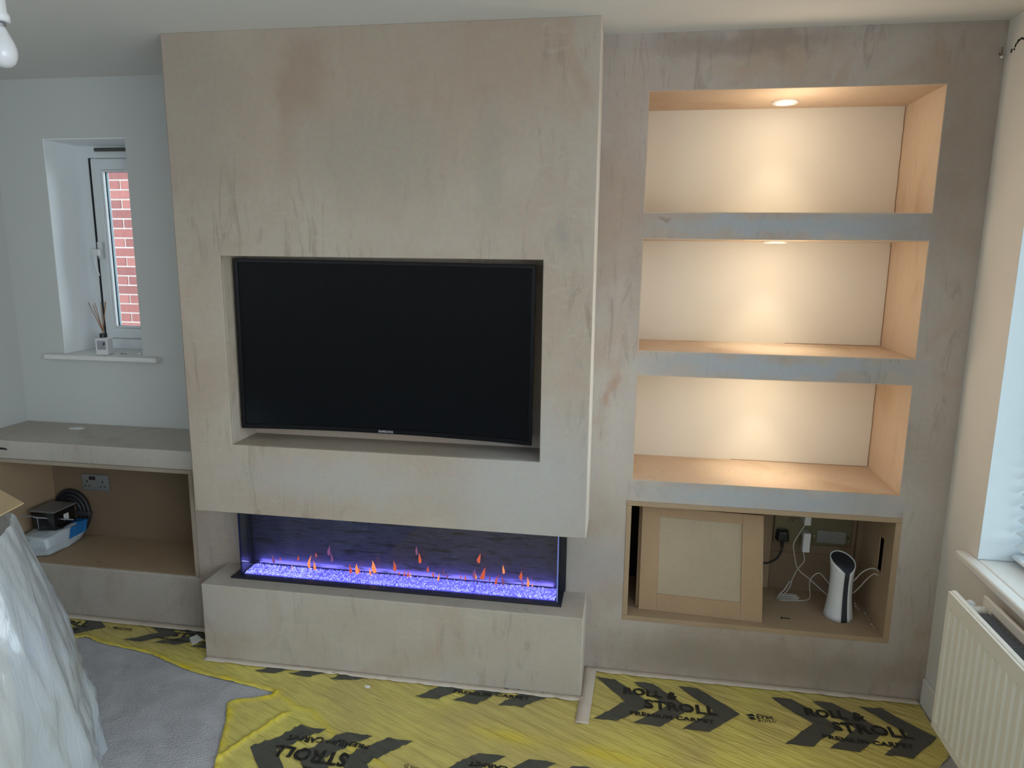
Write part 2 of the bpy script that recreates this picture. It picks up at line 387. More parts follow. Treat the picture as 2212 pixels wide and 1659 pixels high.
# plastered stud wall with niche openings, and its left return
NI = [(1.7023,2.6521,1.8038,2.2105), (1.7023,2.6521,1.3069,1.7096), (1.7023,2.6521,0.810,1.2129)]
CAB = (1.6828,2.6721,0.2279,0.7243)
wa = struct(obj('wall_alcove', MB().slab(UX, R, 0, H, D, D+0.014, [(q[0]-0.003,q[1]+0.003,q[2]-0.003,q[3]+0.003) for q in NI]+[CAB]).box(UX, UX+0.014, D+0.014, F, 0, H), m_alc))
for i, (a,b_,c,d) in enumerate(NI):
    mb = MB(); th = 0.0029; y0, y1 = D+0.0002, E-0.004
    mb.box(a-th, a, y0, y1, c-th, d+th).box(b_, b_+th, y0, y1, c-th, d+th).box(a, b_, y0, y1, c-th, c).box(a, b_, y0, y1, d, d+th)
    nl = struct(obj('wall_niche', mb, m_niche))
    obj('back_panel', MB().box(a, b_, y1-0.008, y1, c, d), m_nback, nl)
    # ragged unfilled joint round the back panel
    jm = MB(); random.seed(40+i)
    pts = [(b_-0.002, y1-0.009, c+0.002+k*(d-c-0.004)/14) for k in range(15)]
    jm.tube([(p[0]+random.uniform(-0.001,0.001), p[1], p[2]) for p in pts], 0.0013, 5, 0)
    jm.tube([(b_-0.005-k*0.06, y1-0.009, c+0.001) for k in range(4+i*3)], 0.0012, 5, 0)
    obj('joint_gap', jm, m_dedge, nl)
    # downlight
    cx, cyy = 2.195, 0.43
    dl = empty('downlight', (cx, cyy, d))
    tag(dl, ['glowing white round downlight in the ceiling of the top niche','round downlight in the ceiling of the middle niche, seen edge-on','round downlight in the ceiling of the lowest lit niche, hidden by the edge'][i], 'downlight', 'downlights in the alcove niches')
    obj('trim_ring', MB().lathe([(0.030,-0.001),(0.030,-0.006),(0.034,-0.009),(0.043,-0.008),(0.046,-0.003),(0.046,0.0)], n=40), m_whitep, dl, smooth=True)
    m_led = bpy.data.materials.get('led_lens') or plain('led_lens', (0.9,0.9,0.85), 0.4, emit=(1.0,0.93,0.80), es=5.0)
    obj('lens', MB().lathe([(0.0,-0.0070),(0.020,-0.0074),(0.029,-0.0066),(0.030,-0.004)], n=32), m_led, dl, smooth=True)
    sl = bpy.data.lights.new('spot_glow', 'SPOT'); sl.energy = 3.6; sl.color = (1.0,0.93,0.74); sl.spot_size = math.radians(76); sl.spot_blend = 1.0; sl.shadow_soft_size = 0.02
    pl = bpy.data.lights.new('added_fill_glow', 'POINT'); pl.energy = 2.1; pl.color = (1.0,0.81,0.58); pl.shadow_soft_size = 0.05  # added fill light without a fitting, evens out the niche
    po = bpy.data.objects.new('added_fill_glow', pl); COL.objects.link(po); po.parent = dl; po.location = (0,-0.15,-0.16)
    so = bpy.data.objects.new('spot_glow', sl); COL.objects.link(so); so.parent = dl; so.location = (0,0,-0.016)

# chimney breast (upper box with the television niche)
NT = (0.1741, 1.3668, 0.9189, 1.6339); yb = 0.188
mb = MB().slab(0, W, ZB, H, 0, 0.014, [NT])
mb.box(0, 0.014, 0.014, D, ZB, H).box(W-0.014, W, 0.014, D, ZB, H).box(0.014, W-0.014, 0.014, D, ZB, ZB+0.014)
th = 0.012
mb.box(NT[0]-th, NT[0], 0.014, yb, NT[2]-th, NT[3]+th).box(NT[1], NT[1]+th, 0.014, yb, NT[2]-th, NT[3]+th)
mb.box(NT[0], NT[1], 0.014, yb, NT[2]-th, NT[2]).box(NT[0], NT[1], 0.014, yb, NT[3], NT[3]+th).box(NT[0]-th, NT[1]+th, yb, yb+0.012, NT[2]-th, NT[3]+th)
struct(obj('wall_chimney_breast', mb, m_breast, bevel=0.0015, seg=1))
m_ret_lit = plaster('plaster_return_lit', (0.62,0.56,0.50), (0.68,0.635,0.58), (0.60,0.52,0.44), seed=4.4, streak=0.3)  # side light on the returns painted in as paler plaster
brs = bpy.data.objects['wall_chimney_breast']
obj('lit_return_skin', MB().box(W-0.0005,W+0.0015,0.002,D-0.0005,ZB+0.001,H-0.001), m_ret_lit, brs)
hearth = obj('hearth', MB().box(0, W, 0, D, 0.0, ZH), m_hearth, bevel=0.003)
obj('lit_return_skin', MB().box(W-0.0005,W+0.0015,0.002,D-0.0005,0.012,ZH-0.003), m_ret_lit, hearth)
tag(hearth, 'long low plastered hearth block under the electric fire', 'hearth')

# ------------------------------------------------------------------ alcove unit on the left
au = empty('alcove_unit', (-0.7, 0.38, 0)); au_off = Vector((-0.7,0.38,0))
tag(au, 'open plastered shelf unit built into the left alcove, brown board inside', 'shelf unit')
def aobj(name, mb, mat, parent, **k):
    off = parent.matrix_basis.to_translation() if parent.parent is None else parent.parent.matrix_basis.to_translation()
    mb.v = [(v[0]-off[0], v[1]-off[1], v[2]-off[2]) for v in mb.v]
    return obj(name, mb, mat, parent, **k)
aobj('shelf_top', MB().box(L+0.001, UX-0.001, D+0.002, F-0.001, 0.731, 0.8136), m_unit, au, bevel=0.004)
aobj('plinth', MB().box(L+0.001, UX-0.001, D+0.002, D+0.03, 0.0, 0.243), m_unit, au, bevel=0.006)
aobj('base_board', MB().box(-1.14, UX-0.022, D+0.012, F-0.012, 0.226, 0.2445), m_mdf, au)
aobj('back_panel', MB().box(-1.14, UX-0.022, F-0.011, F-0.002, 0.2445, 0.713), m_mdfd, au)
aobj('side_panel', MB().box(-1.153, -1.135, D+0.004, F-0.011, 0.226, 0.713), m_mdf, au)
aobj('side_panel', MB().box(UX-0.022, UX-0.003, D+0.001, F-0.011, 0.243, 0.713), m_mdff, au, bevel=0.001)
aobj('top_board', MB().box(-1.153, UX-0.003, D+0.001, F-0.011, 0.7135, 0.7305), m_mdff, au, bevel=0.001)
aobj('filler_patch', MB().lathe([(0.0,0.0016),(0.6,0.0012),(1.0,0.0)], n=20), m_paper, au, smooth=True)
fp = [o for o in au.children if o.name.startswith('filler_patch')][0]
for v in fp.data.vertices:
    c = v.co + au_off; v.co = Vector((c.x*0.040*(1+0.12*math.sin(5*math.atan2(c.y,c.x))) - 0.903, c.y*0.026 + 0.468, c.z + 0.8137)) - au_off
# dark chip in the front edge of the shelf
aobj('chipped_edge', MB().tube([(-1.17,D+0.001,0.775),(-1.11,D+0.0005,0.776),(-1.05,D+0.0005,0.777),(-1.035,D+0.0005,0.772)], lambda f: 0.008*(1-f)+0.0015, 6), m_void, au)

# ------------------------------------------------------------------ window in the left alcove
w1 = empty('window_1', (-0.797, 0.76, 1.155)); w1['kind'] = 'structure'
def rect_frame(x0,x1,z0,z1,y0,y1,t):
    return MB().slab(x0,x1,z0,z1,y0,y1,[(x0+t,x1-t,z0+t,z1-t)])
wy = 0.765
aobj('frame', MB().slab(-1.004,-0.59,1.155,2.142,wy,wy+0.07,[(-0.946,-0.648,1.208,2.082)]), m_pvc, w1, bevel=0.004)
m_reveal_lit = plain('reveal_daylit', (0.90,0.93,0.94), 0.6)  # daylight on the jamb put into a paler copy of the wall paint
aobj('daylit_reveal_skin', MB().box(-1.0045,-1.0005,F-0.0003,wy,1.1555,2.1418).box(-1.0005,-0.5905,F-0.0003,wy,2.1385,2.1418), m_reveal_lit, w1)
aobj('seal', MB().box(-0.9470,-0.9405,wy-0.0048,wy+0.04,1.2085,2.0815), m_black, w1)
sash = aobj('sash', MB().slab(-0.9395,-0.6485,1.2095,2.0805,wy-0.004,wy+0.055,[(-0.888,-0.690,1.262,2.028)]), m_pvc, w1, bevel=0.006)
aobj('glazing_bead', rect_frame(-0.8875,-0.6905,1.2625,2.0275,wy-0.002,wy+0.018,0.009), m_whitep, sash, bevel=0.003)
aobj('glass', MB().box(-0.8875,-0.6905,wy+0.020,wy+0.024,1.2625,2.0275), m_glass, sash)
aobj('spacer_bar', rect_frame(-0.8875,-0.6905,1.2625,2.0275,wy+0.0245,wy+0.038,0.009), plain('spacer_teal',(0.03,0.07,0.09),0.5), sash)
aobj('trickle_vent', MB().box(-0.905,-0.68,wy-0.014,wy-0.001,2.112,2.128).box(-0.90,-0.685,wy-0.016,wy-0.012,2.121,2.126), m_chev, w1, bevel=0.002)
hd = MB(); hx, hz = -0.914, 1.64; hy = wy-0.013
hd.box(hx-0.013,hx+0.013,hy-0.010,hy,hz-0.035,hz+0.045)
hd.box(hx-0.024,hx+0.010,hy-0.034,hy-0.010,hz-0.022,hz+0.010)
hd.tube([(hx-0.006,hy-0.034,hz-0.010),(hx-0.008,hy-0.040,hz-0.04),(hx-0.004,hy-0.040,hz-0.08),(hx+0.004,hy-0.036,hz-0.118)], lambda f: 0.0075-0.003*f, 8)
hdo = aobj('handle', hd, m_whitep, w1, bevel=0.003)
aobj('window_board', MB().box(-1.085,-0.495,0.515,F-0.0005,1.134,1.1552).box(-1.0035,-0.5905,F-0.0005,wy+0.02,1.1405,1.1552), m_gloss, w1, bevel=0.003, seg=3)

# ------------------------------------------------------------------ brick house next door, seen through the window
bw = struct(obj('wall_neighbouring_house', MB().box(-5.0,-0.4,2.815,3.0,-0.3,2.83), plain('mortar', (0.31,0.24,0.22), 0.9, var=0.1, vscale=30, bump=0.5, bscale=60)))
m_bricks = [plain('red_brick_%s' % n, c, 0.85, var=0.22, vscale=35, bump=0.5, bscale=80) for n, c in (('dark',(0.110,0.027,0.023)),('mid',(0.135,0.034,0.028)),('light',(0.16,0.046,0.038)))]
bme = []
for m in m_bricks:
    me = bpy.data.meshes.new('brick'); q = MB().box(-0.1055,0.1055,0,0.012,-0.0310,0.0310); me.from_pydata(q.v,[],q.f); me.materials.append(m); bme.append(me)
random.seed(3)
for r in range(28):
    for c in range(9):
        o = bpy.data.objects.new('brick', bme[random.randrange(3)]); COL.objects.link(o); o.parent = bw
        o.location = (-3.25 + c*0.225 + (0.1125 if r % 2 else 0), 2.8085 + random.uniform(-0.0012,0.0012), 0.72 + r*0.075)
struct(obj('ground_outside', MB().box(-6,6,F+0.7,8,-0.4,-0.3), plain('paving_outside', (0.50,0.50,0.48), 0.9, var=0.1)))

# ------------------------------------------------------------------ right window: frame, board, blind
w2 = empty('window_2', (R+0.2, -0.8, 0.69)); w2['kind'] = 'structure'
aobj('frame', MB().slab(-1.55,-0.045,0.69,2.1,R+0.19,R+0.25,[(-1.50,-0.83,0.74,2.05),(-0.77,-0.095,0.74,2.05)],'yz'), m_pvc, w2, bevel=0.004)
aobj('glass', MB().box(R+0.215,R+0.221,-1.50,-0.83,0.74,2.05), m_glass, w2)
aobj('glass', MB().box(R+0.215,R+0.221,-0.77,-0.095,0.74,2.05), m_glass, w2)
aobj('window_board', MB().box(R+0.001,R+0.19,-1.549,-0.046,0.676,0.691).box(R-0.038,R+0.0015,-1.60,0.024,0.664,0.691), m_gloss, w2, bevel=0.011, seg=4)
m_revr_lit = plain('reveal_skylit_cool', (0.78,0.86,0.90), 0.55)  # sky brightness and blue tint painted into the jamb colour
aobj('daylit_reveal_skin', MB().box(R+0.0005,R+0.19,-0.0485,-0.0455,0.6915,2.099).box(R+0.0005,R+0.19,-1.5495,-1.5465,0.6915,2.099), m_revr_lit, w2)
w3 = empty('added_window_side', (R+0.2, -3.05, 0.69)); w3['kind'] = 'structure'  # unseen window, added to light the room from the right
aobj('frame', MB().slab(-4.2,-1.9,0.675,2.2,R+0.12,R+0.19,[(-4.14,-3.08,0.74,2.14),(-3.02,-1.96,0.74,2.14)],'yz'), m_pvc, w3, bevel=0.004)

w4 = empty('added_window_rear', (0.0, -5.0, 0.95)); w4['kind'] = 'structure'  # unseen window, added as fill from behind
aobj('frame', MB().slab(-0.5,0.5,1.1,2.0,-5.07,-5.0,[(-0.45,-0.02,1.15,1.95),(0.02,0.45,1.15,1.95)]), m_pvc, w4, bevel=0.004)
vb = empty('venetian_blind', (R+0.12, -0.8, 2.05)); tag(vb, 'white venetian blind with tilted slats in the right-hand window', 'blind')
m_slat = plain('blind_slat', (0.78,0.82,0.85), 0.35)
sq = MB(); nseg = 6; SW = 0.05
for e in range(2):
    for k in range(nseg+1):
        u = k/nseg-0.5
        for z_ in (0, 0.0012):
            sq.v.append((u*SW, (-0.745,0.745)[e], 0.006*(0.25-u*u)*2 + z_))
n2_ = (nseg+1)*2
for k in range(nseg):
    a = 2*k
    sq.f += [(a,a+2,a+2+n2_,a+n2_),(a+1,a+1+n2_,a+3+n2_,a+3),(a,a+1,a+3,a+2),(a+n2_,a+2+n2_,a+3+n2_,a+1+n2_)]
sq.f += [(0,n2_,n2_+1,1),(2*nseg,2*nseg+1,n2_+2*nseg+1,n2_+2*nseg)]
sme = bpy.data.meshes.new('slat'); sme.from_pydata(sq.v,[],sq.f); sme.materials.append(m_slat)
zz = 0.757; ns = 0
while zz < 2.03:
    o = bpy.data.objects.new('slat', sme); COL.objects.link(o); o.parent = vb
    o.location = (0.0, 0.0, zz-2.05); o.rotation_euler = (0, math.radians(-26), 0); zz += 0.0437; ns += 1
aobj('bottom_rail', MB().box(R+0.095,R+0.145,-1.545,-0.055,0.706,0.719), m_slat, vb, bevel=0.003)
aobj('head_rail', MB().box(R+0.09,R+0.15,-1.545,-0.05,2.045,2.095), m_slat, vb, bevel=0.003)
cd = MB()
for yy in (-0.25,-0.8,-1.35):
    for xx in (R+0.093,R+0.147): cd.tube([(xx,yy,0.715),(xx,yy,2.05)],0.0009,5,0)
aobj('ladder_cord', cd, m_cable, vb)

# ------------------------------------------------------------------ radiator
ra = empty('radiator', (2.73,-0.9,0.17)); tag(ra, 'white double-panel radiator with vertical ribs under the right-hand window', 'radiator')
def rad_panel(x, y0, y1, z0, z1, deep, face):
    mb = MB(); pitch = 0.0385; ys = [y0, y0-0.004, y0-0.011]
    yy = y0-0.013
    prof = []
    while yy > y1+0.03:
        prof += [(yy,0),(yy-0.004,1),(yy-0.0235,1),(yy-0.0275,0)]; yy -= pitch
    prof = [(y0,0)] + prof + [(y1,0)]
    zs = [(z0,0),(z0+0.022,0),(z0+0.040,1),(z1-0.060,1),(z1-0.045,0),(z1,0)]
    nb = len(prof)
    for (z,mz) in zs:
        for (y,my) in prof:
            mb.v.append((x+face*deep*my*mz, y, z))
    for i in range(len(zs)-1):
        for j in range(nb-1):
            a = i*nb+j; mb.f.append((a,a+1,a+nb+1,a+nb))
    return mb
rp = rad_panel(2.690, -0.184, -1.56, 0.168, 0.634, 0.007, 1)
o = aobj('front_panel', rp, m_rad, ra, recalc=False); md = o.modifiers.new('thick','SOLIDIFY'); md.thickness = 0.010; md.offset = 1
o2 = aobj('panel_rim', MB().box(2.688,2.703,-1.563,-0.182,0.630,0.6375).box(2.688,2.703,-0.187,-0.181,0.166,0.634).box(2.688,2.703,-1.563,-0.182,0.163,0.170), m_rad, ra, bevel=0.0025)
aobj('back_panel', MB().box(2.768,2.780,-1.56,-0.21,0.175,0.642), m_rad, ra, bevel=0.003)
fb = MB().box(2.7066,2.7078,-1.52,-0.27,0.20,0.615).box(2.7662,2.7674,-1.52,-0.27,0.20,0.615)
aobj('convector_plate', fb, m_fin, ra)
fme = None
yy = -0.275
while yy > -1.5:
    mb = MB(); pts = [(2.708,yy),(2.762,yy),(2.762,yy-0.012),(2.708,yy-0.012)]
    mb.box(2.708,2.760,yy-0.001,yy,0.2,0.612).box(2.759,2.760,yy-0.013,yy,0.2,0.612).box(2.716,2.760,yy-0.013,yy-0.012,0.2,0.612)
    if fme is None:
        f0 = aobj('convector_fin', mb, m_fin, ra); fme = f0; y_0 = yy
    else:
        f1 = fme.copy(); COL.objects.link(f1); f1.parent = ra; f1.location = (0, yy-y_0, 0)
    yy -= 0.025
pv = MB().tube([(2.703,-0.235,0.598),(2.768,-0.235,0.602)],0.0135,14,0).lathe([(0.0,-0.008),(0.017,-0.008),(0.019,0.0),(0.017,0.009),(0.006,0.013)],(2.722,-0.235,0.600),16,'x')
aobj('connecting_pipe', pv, m_rad, ra, smooth=True)
aobj('bleed_cap', MB().lathe([(0.0,-0.012),(0.012,-0.012),(0.014,-0.004),(0.013,0.006),(0.006,0.011),(0.0,0.012)],(2.728,-0.222,0.615),14), m_whitep, ra, smooth=True)
aobj('wall_bracket', MB().box(2.780,2.8145,-0.45,-0.42,0.2,0.62), m_rad, ra)
aobj('wall_bracket', MB().box(2.780,2.8145,-1.35,-1.32,0.2,0.62), m_rad, ra)
aobj('valve_pipe', MB().tube([(2.735,-1.60,-0.001),(2.735,-1.60,0.17),(2.735,-1.585,0.198),(2.735,-1.545,0.2)],0.0075,10), m_rad, ra, smooth=True)

# ================================================================== TELEVISION
tv = empty('television', (0.758, 0.11, 1.292)); tag(tv, 'large curved black flat-screen television inside the plastered niche', 'television')
TVX, TVH = 0.572, 0.3275
def curved(u0,u1,z0,z1,d0,d1,n=24):
    mb = MB()
    for i in range(n+1):
        u = u0+(u1-u0)*i/n; x = u*TVX; y = -0.045*u*u
        mb.v += [(x,y+d0,z0),(x,y+d0,z1),(x,y+d1,z1),(x,y+d1,z0)]
    for i in range(n):
        a = 4*i
        for k in range(4): mb.f.append((a+k,a+(k+1)%4,a+4+(k+1)%4,a+4+k))
    mb.f += [(0,3,2,1),(4*n,4*n+1,4*n+2,4*n+3)]
    return mb
m_scr = plain('television_screen', (0.004,0.005,0.006), 0.16, spec=0.13)
m_bez = plain('television_bezel', (0.003,0.003,0.004), 0.3, spec=0.2)
b_ = 0.014
obj('screen', curved(-1+b_/TVX,1-b_/TVX,-TVH+b_+0.004,TVH-b_,0.003,0.012), m_scr, tv)
for args in ((-1,1,TVH-b_,TVH,-0.002,0.020),(-1,1,-TVH,-TVH+b_+0.004,-0.002,0.020),(-1,-1+b_/TVX,-TVH,TVH,-0.002,0.020),(1-b_/TVX,1,-TVH,TVH,-0.002,0.020)):
    obj('bezel', curved(*args, n=24 if args[1]-args[0] > 1 else 2), m_bez, tv, bevel=0.0015)
obj('rear_housing', curved(-0.97,0.97,-TVH+0.01,TVH-0.01,0.012,0.040), m_black, tv)
obj('wall_bracket', MB().box(-0.2,0.2,0.038,0.0775,-0.12,0.12), m_black, tv)
def textmesh(s, size, off=0.0, spacing=1.0, align='LEFT'):
    c = bpy.data.curves.new('lettering','FONT'); c.body = s; c.size = size; c.offset = off; c.space_character = spacing; c.align_x = align
    c.resolution_u = 3
    o = bpy.data.objects.new('tmp', c); COL.objects.link(o)
    bpy.context.view_layer.update()
    dg = bpy.context.evaluated_depsgraph_get(); me = bpy.data.meshes.new_from_object(o.evaluated_get(dg)); bpy.data.objects.remove(o)
    return me
me = textmesh('SAMSUNG', 0.0125, 0.0003, 1.05, 'CENTER'); me.materials.clear(); me.materials.append(m_logo)
for v in me.vertices: v.co = Vector((v.co.x, -0.0026, v.co.y-TVH+0.0045))
o = bpy.data.objects.new('logo_lettering', me); COL.objects.link(o); o.parent = tv
tv.rotation_euler = (0, math.radians(0.45), 0)

# ================================================================== ELECTRIC FIRE
fi = empty('electric_fireplace', (0.77, 0.14, ZH)); tag(fi, 'long glass-fronted electric fire glowing violet with small orange flames', 'fireplace')
fx0, fx1, fy0, fy1 = 0.090, 1.452, 0.070, 0.2055
gx0, gx1, gy = 0.122, 1.433, 0.098
aobj('base_frame', MB().slab(fx0,fx1,fy0,fy1,ZH,ZH+0.007,[(gx0+0.006,gx1-0.006,gy+0.006,fy1-0.01)],'xy').box(fx0+0.02,fx1-0.01,gy,fy1-0.002,ZH,ZH+0.002), m_blackm, fi, bevel=0.001)
m_back = newmat('dark_mirror_back'); mb_, t, b = m_back; m_back = mb_
b.inputs['Base Color'].default_value = (0.10,0.10,0.125,1); b.inputs['Metallic'].default_value = 0.55
g = N(t, 'ShaderNodeNewGeometry'); mp = N(t, 'ShaderNodeMapping'); mp.inputs['Scale'].default_value = (1.6,1,11)
n1 = N(t, 'ShaderNodeTexNoise', Scale=5.0, Detail=8.0, Roughness=0.7); t.links.new(g.outputs['Position'], mp.inputs[0]); t.links.new(mp.outputs[0], n1.inputs['Vector'])
r_ = N(t, 'ShaderNodeMapRange'); r_.inputs[1].default_value = 0.4; r_.inputs[2].default_value = 0.65; r_.inputs[3].default_value = 0.22; r_.inputs[4].default_value = 0.62
t.links.new(n1.outputs['Fac'], r_.inputs[0]); t.links.new(r_.outputs[0], b.inputs['Roughness'])
x = N(t, 'ShaderNodeMix', data_type='RGBA'); x.inputs[6].default_value = (0.08,0.075,0.135,1); x.inputs[7].default_value = (0.012,0.012,0.014,1)  # reflections put into the colour as violet and dark streaks
r2 = N(t, 'ShaderNodeMapRange', interpolation_type='SMOOTHSTEP'); r2.inputs[1].default_value = 0.48; r2.inputs[2].default_value = 0.62; t.links.new(n1.outputs['Fac'], r2.inputs[0])
t.links.new(r2.outputs[0], x.inputs[0]); t.links.new(x.outputs[2], b.inputs['Base Color'])
aobj('back_panel', MB().box(0.126,1.43,0.199,0.2058,ZH+0.007,ZB-0.001), m_back, fi)
aobj('rear_post', MB().box(0.098,0.126,0.196,0.2058,ZH+0.007,ZB-0.001), m_blackm, fi)
aobj('rear_post', MB().box(1.433,1.457,0.188,0.2058,ZH+0.007,ZB-0.001), m_blackm, fi)
aobj('front_glass', MB().box(gx0,gx1,gy,gy+0.004,ZH+0.007,ZB-0.001), m_fglass, fi)
aobj('side_glass', MB().box(gx0,gx0+0.004,gy+0.0045,0.196,ZH+0.007,ZB-0.001), m_fglass, fi)
aobj('side_glass', MB().box(gx1-0.004,gx1,gy+0.0045,0.188,ZH+0.007,ZB-0.001), m_fglass, fi)
m_edge = plain('glass_edge_navy', (0.01,0.015,0.07), 0.2)
m_edge2 = plain('glass_edge_lit', (0.25,0.30,0.75), 0.3)
aobj('glass_corner', MB().box(gx0-0.002,gx0+0.0035,gy-0.0015,gy+0.0045,ZH+0.007,ZB-0.001), m_edge, fi)
aobj('glass_corner', MB().box(gx1-0.003,gx1+0.002,gy-0.0015,gy+0.0045,ZH+0.007,ZB-0.001), m_edge2, fi)
m_bed = plain('lit_bed_tray', (0.2,0.2,0.5), 0.5, emit=(0.13,0.12,0.85), es=0.75)
for k in range(4):
    xa = gx0+0.008+k*(gx1-gx0-0.016)/4; xb = xa+(gx1-gx0-0.016)/4-0.003
    aobj('bed_tray', MB().box(xa,xb,gy+0.007,0.1975,ZH+0.004,ZH+0.009), m_bed, fi)
random.seed(11)
cms = [plain('crystal_glow_%s' % n, (0.35,0.35,0.6), 0.2, emit=c, es=e) for n, c, e in (('deep',(0.10,0.08,0.80),0.7),('violet',(0.20,0.18,1.0),1.0),('pale',(0.50,0.52,1.0),1.35))]
mb = MB(); mats = []
for i in range(9000):
    xx = random.uniform(gx0+0.010, gx1-0.010)
    if any(abs(xx-(gx0+0.0065+k*(gx1-gx0-0.016)/4)) < 0.0025 for k in (1,2,3)): continue
    yy = random.uniform(gy+0.008, 0.196); s = random.uniform(0.0017,0.0036); z = ZH+0.009+random.uniform(0,0.004)
    a = random.uniform(0,PI); ca, sa = math.cos(a)*s, math.sin(a)*s; b0 = len(mb.v)
    mb.v += [(xx+ca,yy+sa,z),(xx-sa,yy+ca,z),(xx-ca,yy-sa,z),(xx+sa,yy-ca,z),(xx,yy,z+s*0.9),(xx,yy,z-s*0.9)]
    for k in range(4): mb.f.append((b0+k,b0+(k+1)%4,b0+4)); mb.f.append((b0+(k+1)%4,b0+k,b0+5))
    front = (yy < gy+0.03); left = (xx < 0.42)
    q = random.random()
    mats.append(2 if q < (0.42 if front else 0.16)+(0.22 if left else 0) else (1 if q < 0.8 else 0))
o = aobj('crystal_bed', mb, cms[0], fi, recalc=False); o['kind'] = 'stuff'
o.data.materials.append(cms[1]); o.data.materials.append(cms[2])
for i, p in enumerate(o.data.polygons): p.material_index = mats[i//8]
fl = [plain('flame_%s' % n, (0.0,0.0,0.0), 0.9, spec=0, emit=c, es=e) for n, c, e in (('bright',(1.0,0.30,0.10),1.25),('red',(1.0,0.16,0.08),0.75),('faint',(0.42,0.13,0.34),0.6))]
flames = [(630,1226,10,0),(667,1215,34,0),(680,1223,24,0),(683,1199,12,1),(757,1230,24,1),(771,1230,26,0),(776,1232,16,1),(808,1226,32,0),(800,1235,20,0),(853,1224,26,1),(605,1208,10,1),(717,1205,24,2),(644,1206,14,1),(591,1208,22,2),
 (862,1238,10,1),(881,1240,18,1),(886,1242,12,0),(873,1239,16,1),(907,1207,26,1),(924,1230,16,1),(936,1241,14,1),(947,1248,20,0),(958,1238,16,2),(966,1245,14,2),(1005,1248,14,1),(1028,1245,16,0),(1024,1240,24,2),(1034,1207,24,1),(1043,1240,30,1),(1038,1247,10,1),
 (1071,1254,24,1),(1088,1231,22,0),(1087,1254,26,2),(1125,1244,22,1),(1129,1262,16,2),(1141,1258,24,0),(1150,1264,9,0),(995,1246,12,1),(900,1190,22,2),(710,1190,26,2),(1058,1250,14,2)]
fmed = {}
Cc = Vector((1.66014,-2.44913,1.66212))
for i, (px, py, h, k) in enumerate(flames):
    dv = fw + rv*((px-1106)/1541.33) + uv*((829.5-py)/1541.33)
    tt = (0.172-Cc.y)/dv.y; P = Cc + dv*tt
    hh = h*0.00185; ww = hh*random.uniform(0.11,0.20)
    mb = MB(); bend = random.uniform(-0.35,0.35); nn = 8; m_ = 10
    for q in range(m_+1):
        f = q/m_; rr = ww*math.sin(PI*min(1,f**0.62))*(1-0.35*f)+0.00002
        ox = bend*hh*(f-0.2)**2*1.2*(1 if f > 0.2 else -0.2)+0.10*ww*math.sin(9*f+i)
        for s_ in range(nn):
            a = 2*PI*s_/nn; mb.v.append((P.x+ox+rr*math.cos(a), P.y+rr*0.35*math.sin(a), P.z+(f-0.45)*hh))
    for q in range(m_):
        for s_ in range(nn):
            s2_ = (s_+1) % nn; mb.f.append((q*nn+s_,q*nn+s2_,(q+1)*nn+s2_,(q+1)*nn+s_))
    aobj('flame', mb, fl[k], fi, smooth=True)
ll = bpy.data.lights.new('ember_strip','AREA'); ll.shape = 'RECTANGLE'; ll.size = 1.26; ll.size_y = 0.02; ll.energy = 1.2; ll.color = (0.32,0.28,1.0)
lo = bpy.data.objects.new('ember_strip', ll); COL.objects.link(lo); lo.parent = fi; lo.location = (0.008,0.05,0.02); lo.rotation_euler = (PI*0.90,0,0)

# ================================================================== MEDIA CABINET in the alcove
mc = empty('built_in_cabinet', (2.18, 0.38, CAB[2])); tag(mc, 'open brown board cabinet set into the plastered wall below the niches', 'cabinet')
cy0, cy1 = D-0.002, E-0.004
aobj('bottom_board', MB().box(CAB[0]+0.0005,CAB[1]-0.0005,cy0,cy1,CAB[2]+0.0005,0.248), m_mdf, mc, bevel=0.0012)
aobj('top_board', MB().box(CAB[0]+0.0005,CAB[1]-0.0005,cy0,cy1,0.7045,CAB[3]-0.0005), m_mdf, mc, bevel=0.0012)
aobj('side_panel', MB().box(CAB[0]+0.0005,1.7023,cy0,cy0+0.045,0.2485,0.704), m_mdf, mc, bevel=0.0012)
aobj('side_panel', MB().slab(cy0,cy1,0.2485,0.704,2.651,2.655,[(0.298,0.342,0.466,0.602)],'yz'), m_mdf, mc)
aobj('side_edging', MB().box(2.6552,CAB[1]-0.0005,cy0,cy0+0.02,0.2485,0.704), m_mdf, mc)
aobj('slot_shade', MB().box(2.69,2.70,0.27,0.37,0.43,0.63), m_void, mc)  # black sheet that paints in the darkness behind the cable slot
aobj('back_panel', MB().box(1.74,2.298,cy1-0.013,cy1-0.004,0.2485,0.704), m_mdf, mc)
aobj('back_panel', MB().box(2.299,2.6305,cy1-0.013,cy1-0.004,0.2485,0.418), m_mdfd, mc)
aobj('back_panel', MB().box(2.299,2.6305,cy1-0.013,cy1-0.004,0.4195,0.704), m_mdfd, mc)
aobj('back_panel', MB().box(2.6315,2.6505,cy1-0.030,cy1-0.004,0.2485,0.704), m_mdfd, mc)

